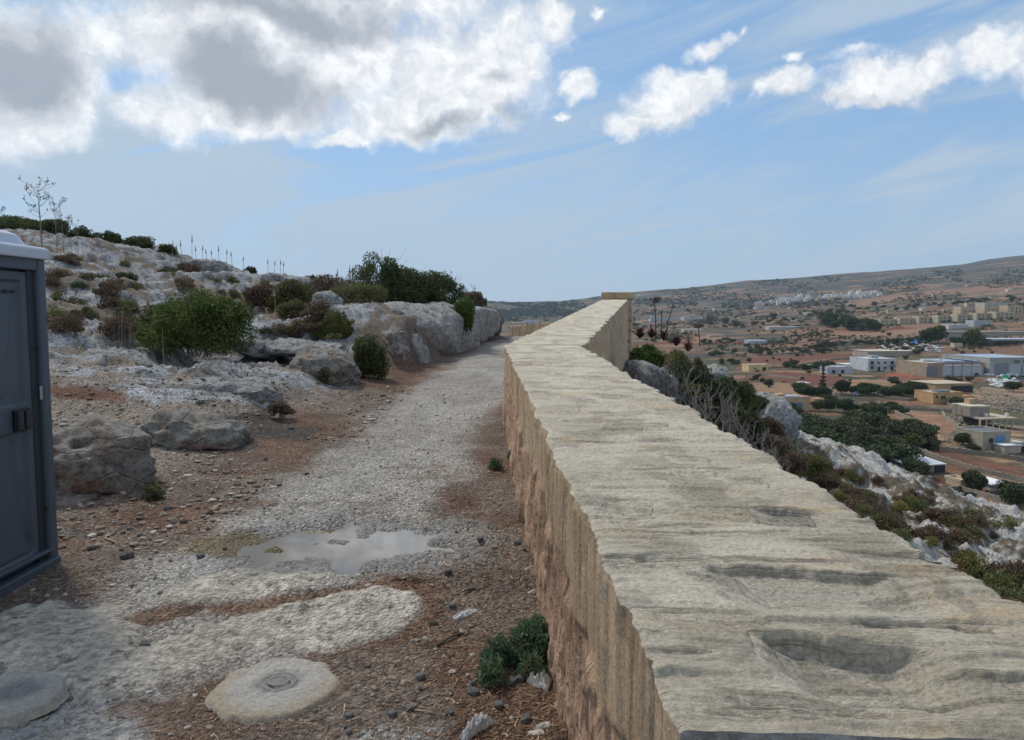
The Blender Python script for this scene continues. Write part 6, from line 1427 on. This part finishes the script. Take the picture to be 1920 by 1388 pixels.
cluster([(1760,930),(1800,955),(1860,975),(1920,990)], 12, 20, [1, 3], 'dark bush along the foot of the rocky slope', 'bushes at the slope foot', False, 14, 6, 'bush')
cluster([(1450,758),(1480,785)], 6, 24, [2, 1], 'greyish green tree round the peach house', 'trees round the peach house', False, 12, 6)
cluster([(1540,765),(1600,778),(1640,792)], 12, 26, [0, 1, 2], 'green tree behind the peach house and its outhouse', 'trees behind the peach house', False, 16, 8)
cluster([(1500,738),(1560,748)], 8, 22, [0, 2], 'tree round the little white pointed hut', 'trees round the pointed hut', False, 12, 5)
cluster([(1600,738),(1660,742),(1725,742)], 14, 22, [0, 1, 3], 'dark tree in the row left of the open concrete shed', 'row left of the concrete shed', False, 12, 6)
cluster([(1590,762),(1660,770),(1720,778)], 10, 15, [3, 1], 'low dark bush on the terraces below the tree row', 'terrace bushes', None, 12, 5, 'bush')
cluster([(1410,712),(1470,736)], 4, 14, [0, 3], 'bush on the brown field near the cliff', 'bushes near the cliff', None, 12, 4, 'bush')
cluster([(1470,690),(1530,694),(1560,684)], 12, 13, [0, 1, 2], 'dark tree in the scrub left of the grey sheds', 'scrub left of the sheds', None, 14, 5)
cluster([(1540,610),(1580,618),(1640,621)], 20, 22, [2, 0, 2, 1], 'tall broad tree in the grove left of the terrace', 'grove left of the terrace', False, 10, 3)
cluster([(1510,655),(1560,650),(1640,646),(1740,640)], 30, 9, [0, 1], 'dark low tree in the hedge line above the boat yard', 'hedge line above the boat yard', True, 8, 2)
cluster([(1380,650),(1440,658),(1560,664)], 18, 8, [0, 1], 'dark low tree in the hedge above the red field', 'hedge above the red field', True, 10, 3)
cluster([(1320,608),(1400,612),(1470,600)], 16, 10, [0, 1, 2], 'dark tree among the mid distance fields', 'mid distance trees', True, 16, 6)
cluster([(1640,716),(1720,722),(1840,722)], 14, 13, [0, 1], 'dark bush in front of the warehouses', 'bushes by the warehouses', True, 14, 5, 'bush')
cluster([(1740,658),(1700,664),(1660,662)], 9, 10, [0, 1], 'dark tree at the edge of the boat yard', 'trees by the boat yard', True, 12, 4)
cluster([(1780,645),(1850,648),(1910,650)], 14, 10, [0, 2], 'tree along the stable and boundary building', 'trees along the stable', True, 12, 4)
cluster([(1880,678),(1925,684)], 6, 13, [0, 1], 'dark tree behind the grey warehouse', 'trees behind the grey warehouse', True, 8, 4)
def near_bush_field():
    for i in range(60):
        px = random.uniform(1385, 1920); py = random.uniform(600, 740); tree(px, py, random.uniform(4, 9), random.choice([0, 1, 2]), 'small dark bush dotting the valley fields, %s part' % zone(px, py, 1385, 1920, 620, 735), 'bush', 'bushes dotting the valley fields', True)
near_bush_field()
cluster([(1200,640),(1290,645),(1385,640)], 16, 9, [0, 1, 2], 'low tree in the hedge right behind the agaves', 'hedge behind the agaves', True, 12, 3)
cluster([(1330,668),(1390,662),(1450,664)], 14, 10, [0, 1, 2], 'low tree beside the green field above the thicket', 'hedge beside the green field', True, 14, 4)
cluster([(1350,680),(1400,684)], 7, 11, [1, 0], 'dark bush left of the yellow farm building', 'bushes left of the yellow building', True, 12, 4, 'bush')
cluster([(1660,585),(1740,575),(1840,566),(1915,560)], 20, 8, [0, 1], 'dark tree in the belt behind the terrace', 'tree belt behind the terrace', True, 12, 4)
cluster([(1480,600),(1560,585),(1650,578)], 16, 8, [0, 1, 2], 'dark tree in the belt below the white village', 'tree belt below the village', True, 14, 5)
# countless bushes and hedges far away: one mass
def far_scrub():
    rs = np.random.RandomState(31); n = 15000
    px = rs.uniform(905, 1925, n); ylo = np.interp(px, V_P, SKYL)+3; yhi = np.interp(px, [905, 1200, 1400, 1925], [606, 665, 672, 655]); py = ylo+(yhi-ylo)*rs.rand(n)**1.1
    d0 = fbm(px*.018, py*.09, 3., o=4); ok = rs.rand(n) < .25+2.2*d0; px, py = px[ok], py[ok]; n = len(px)
    V = []; Lv = []
    for a, b in zip(px, py):
        g = ground_at(a, b, 350); hpx = rs.uniform(1.6, 4.6)*(1 if b > 560 else .7); h = hpx/F*g.y; wd = h*rs.uniform(1.2, 3.5)
        m = 26; d = rs.normal(size=(m, 3)); d /= np.linalg.norm(d, axis=1, keepdims=True); c = np.array(g)+d*np.array([wd/2, wd/3, h*.5])*rs.uniform(.5, 1, (m, 1))+np.array([0, 0, h*.45])
        s = h*.32; A = rs.normal(size=(m, 3))*s; B = rs.normal(size=(m, 3))*s
        V.append(np.stack([c-A*.5, c+B*.5, c+A*.5, c-B*.5], 1).reshape(-1, 3)); Lv.append(np.repeat(rs.rand(m), 4))
    V = np.concatenate(V); Fq = np.arange(len(V)).reshape(-1, 4)
    tag(obj('far_scrub', mesh_np('far_scrub', V, Fq, L_TREE, False, {'leafv': ('FLOAT', np.concatenate(Lv))})), 'mass of dark bushes and hedges over the distant fields and hills', 'scrub', kind='stuff')
far_scrub()
# poles
def pole(label, px, py, hpx):
    g = ground_at(px, py, 60); h = hpx/F*g.y; b = MB(); b.tube([(0, 0, -1), (0, 0, h)], .16, .10, 6); b.box((0, 0, h*.92), (1.6, .12, .12)); tag(b.build('utility_pole', M_TWIG, loc=tuple(g)), label, 'pole', 'utility poles')
for a in (('pole beside the dark bushes above the grey sheds', 1540, 690, 24), ('pole behind the near boat yard', 1806, 700, 34), ('pole in front of the farmhouse', 1792, 795, 40), ('pole beside the pillared house', 1840, 800, 36), ('pole in the grove below the peach house', 1664, 792, 30)): pole(*a)
haze()
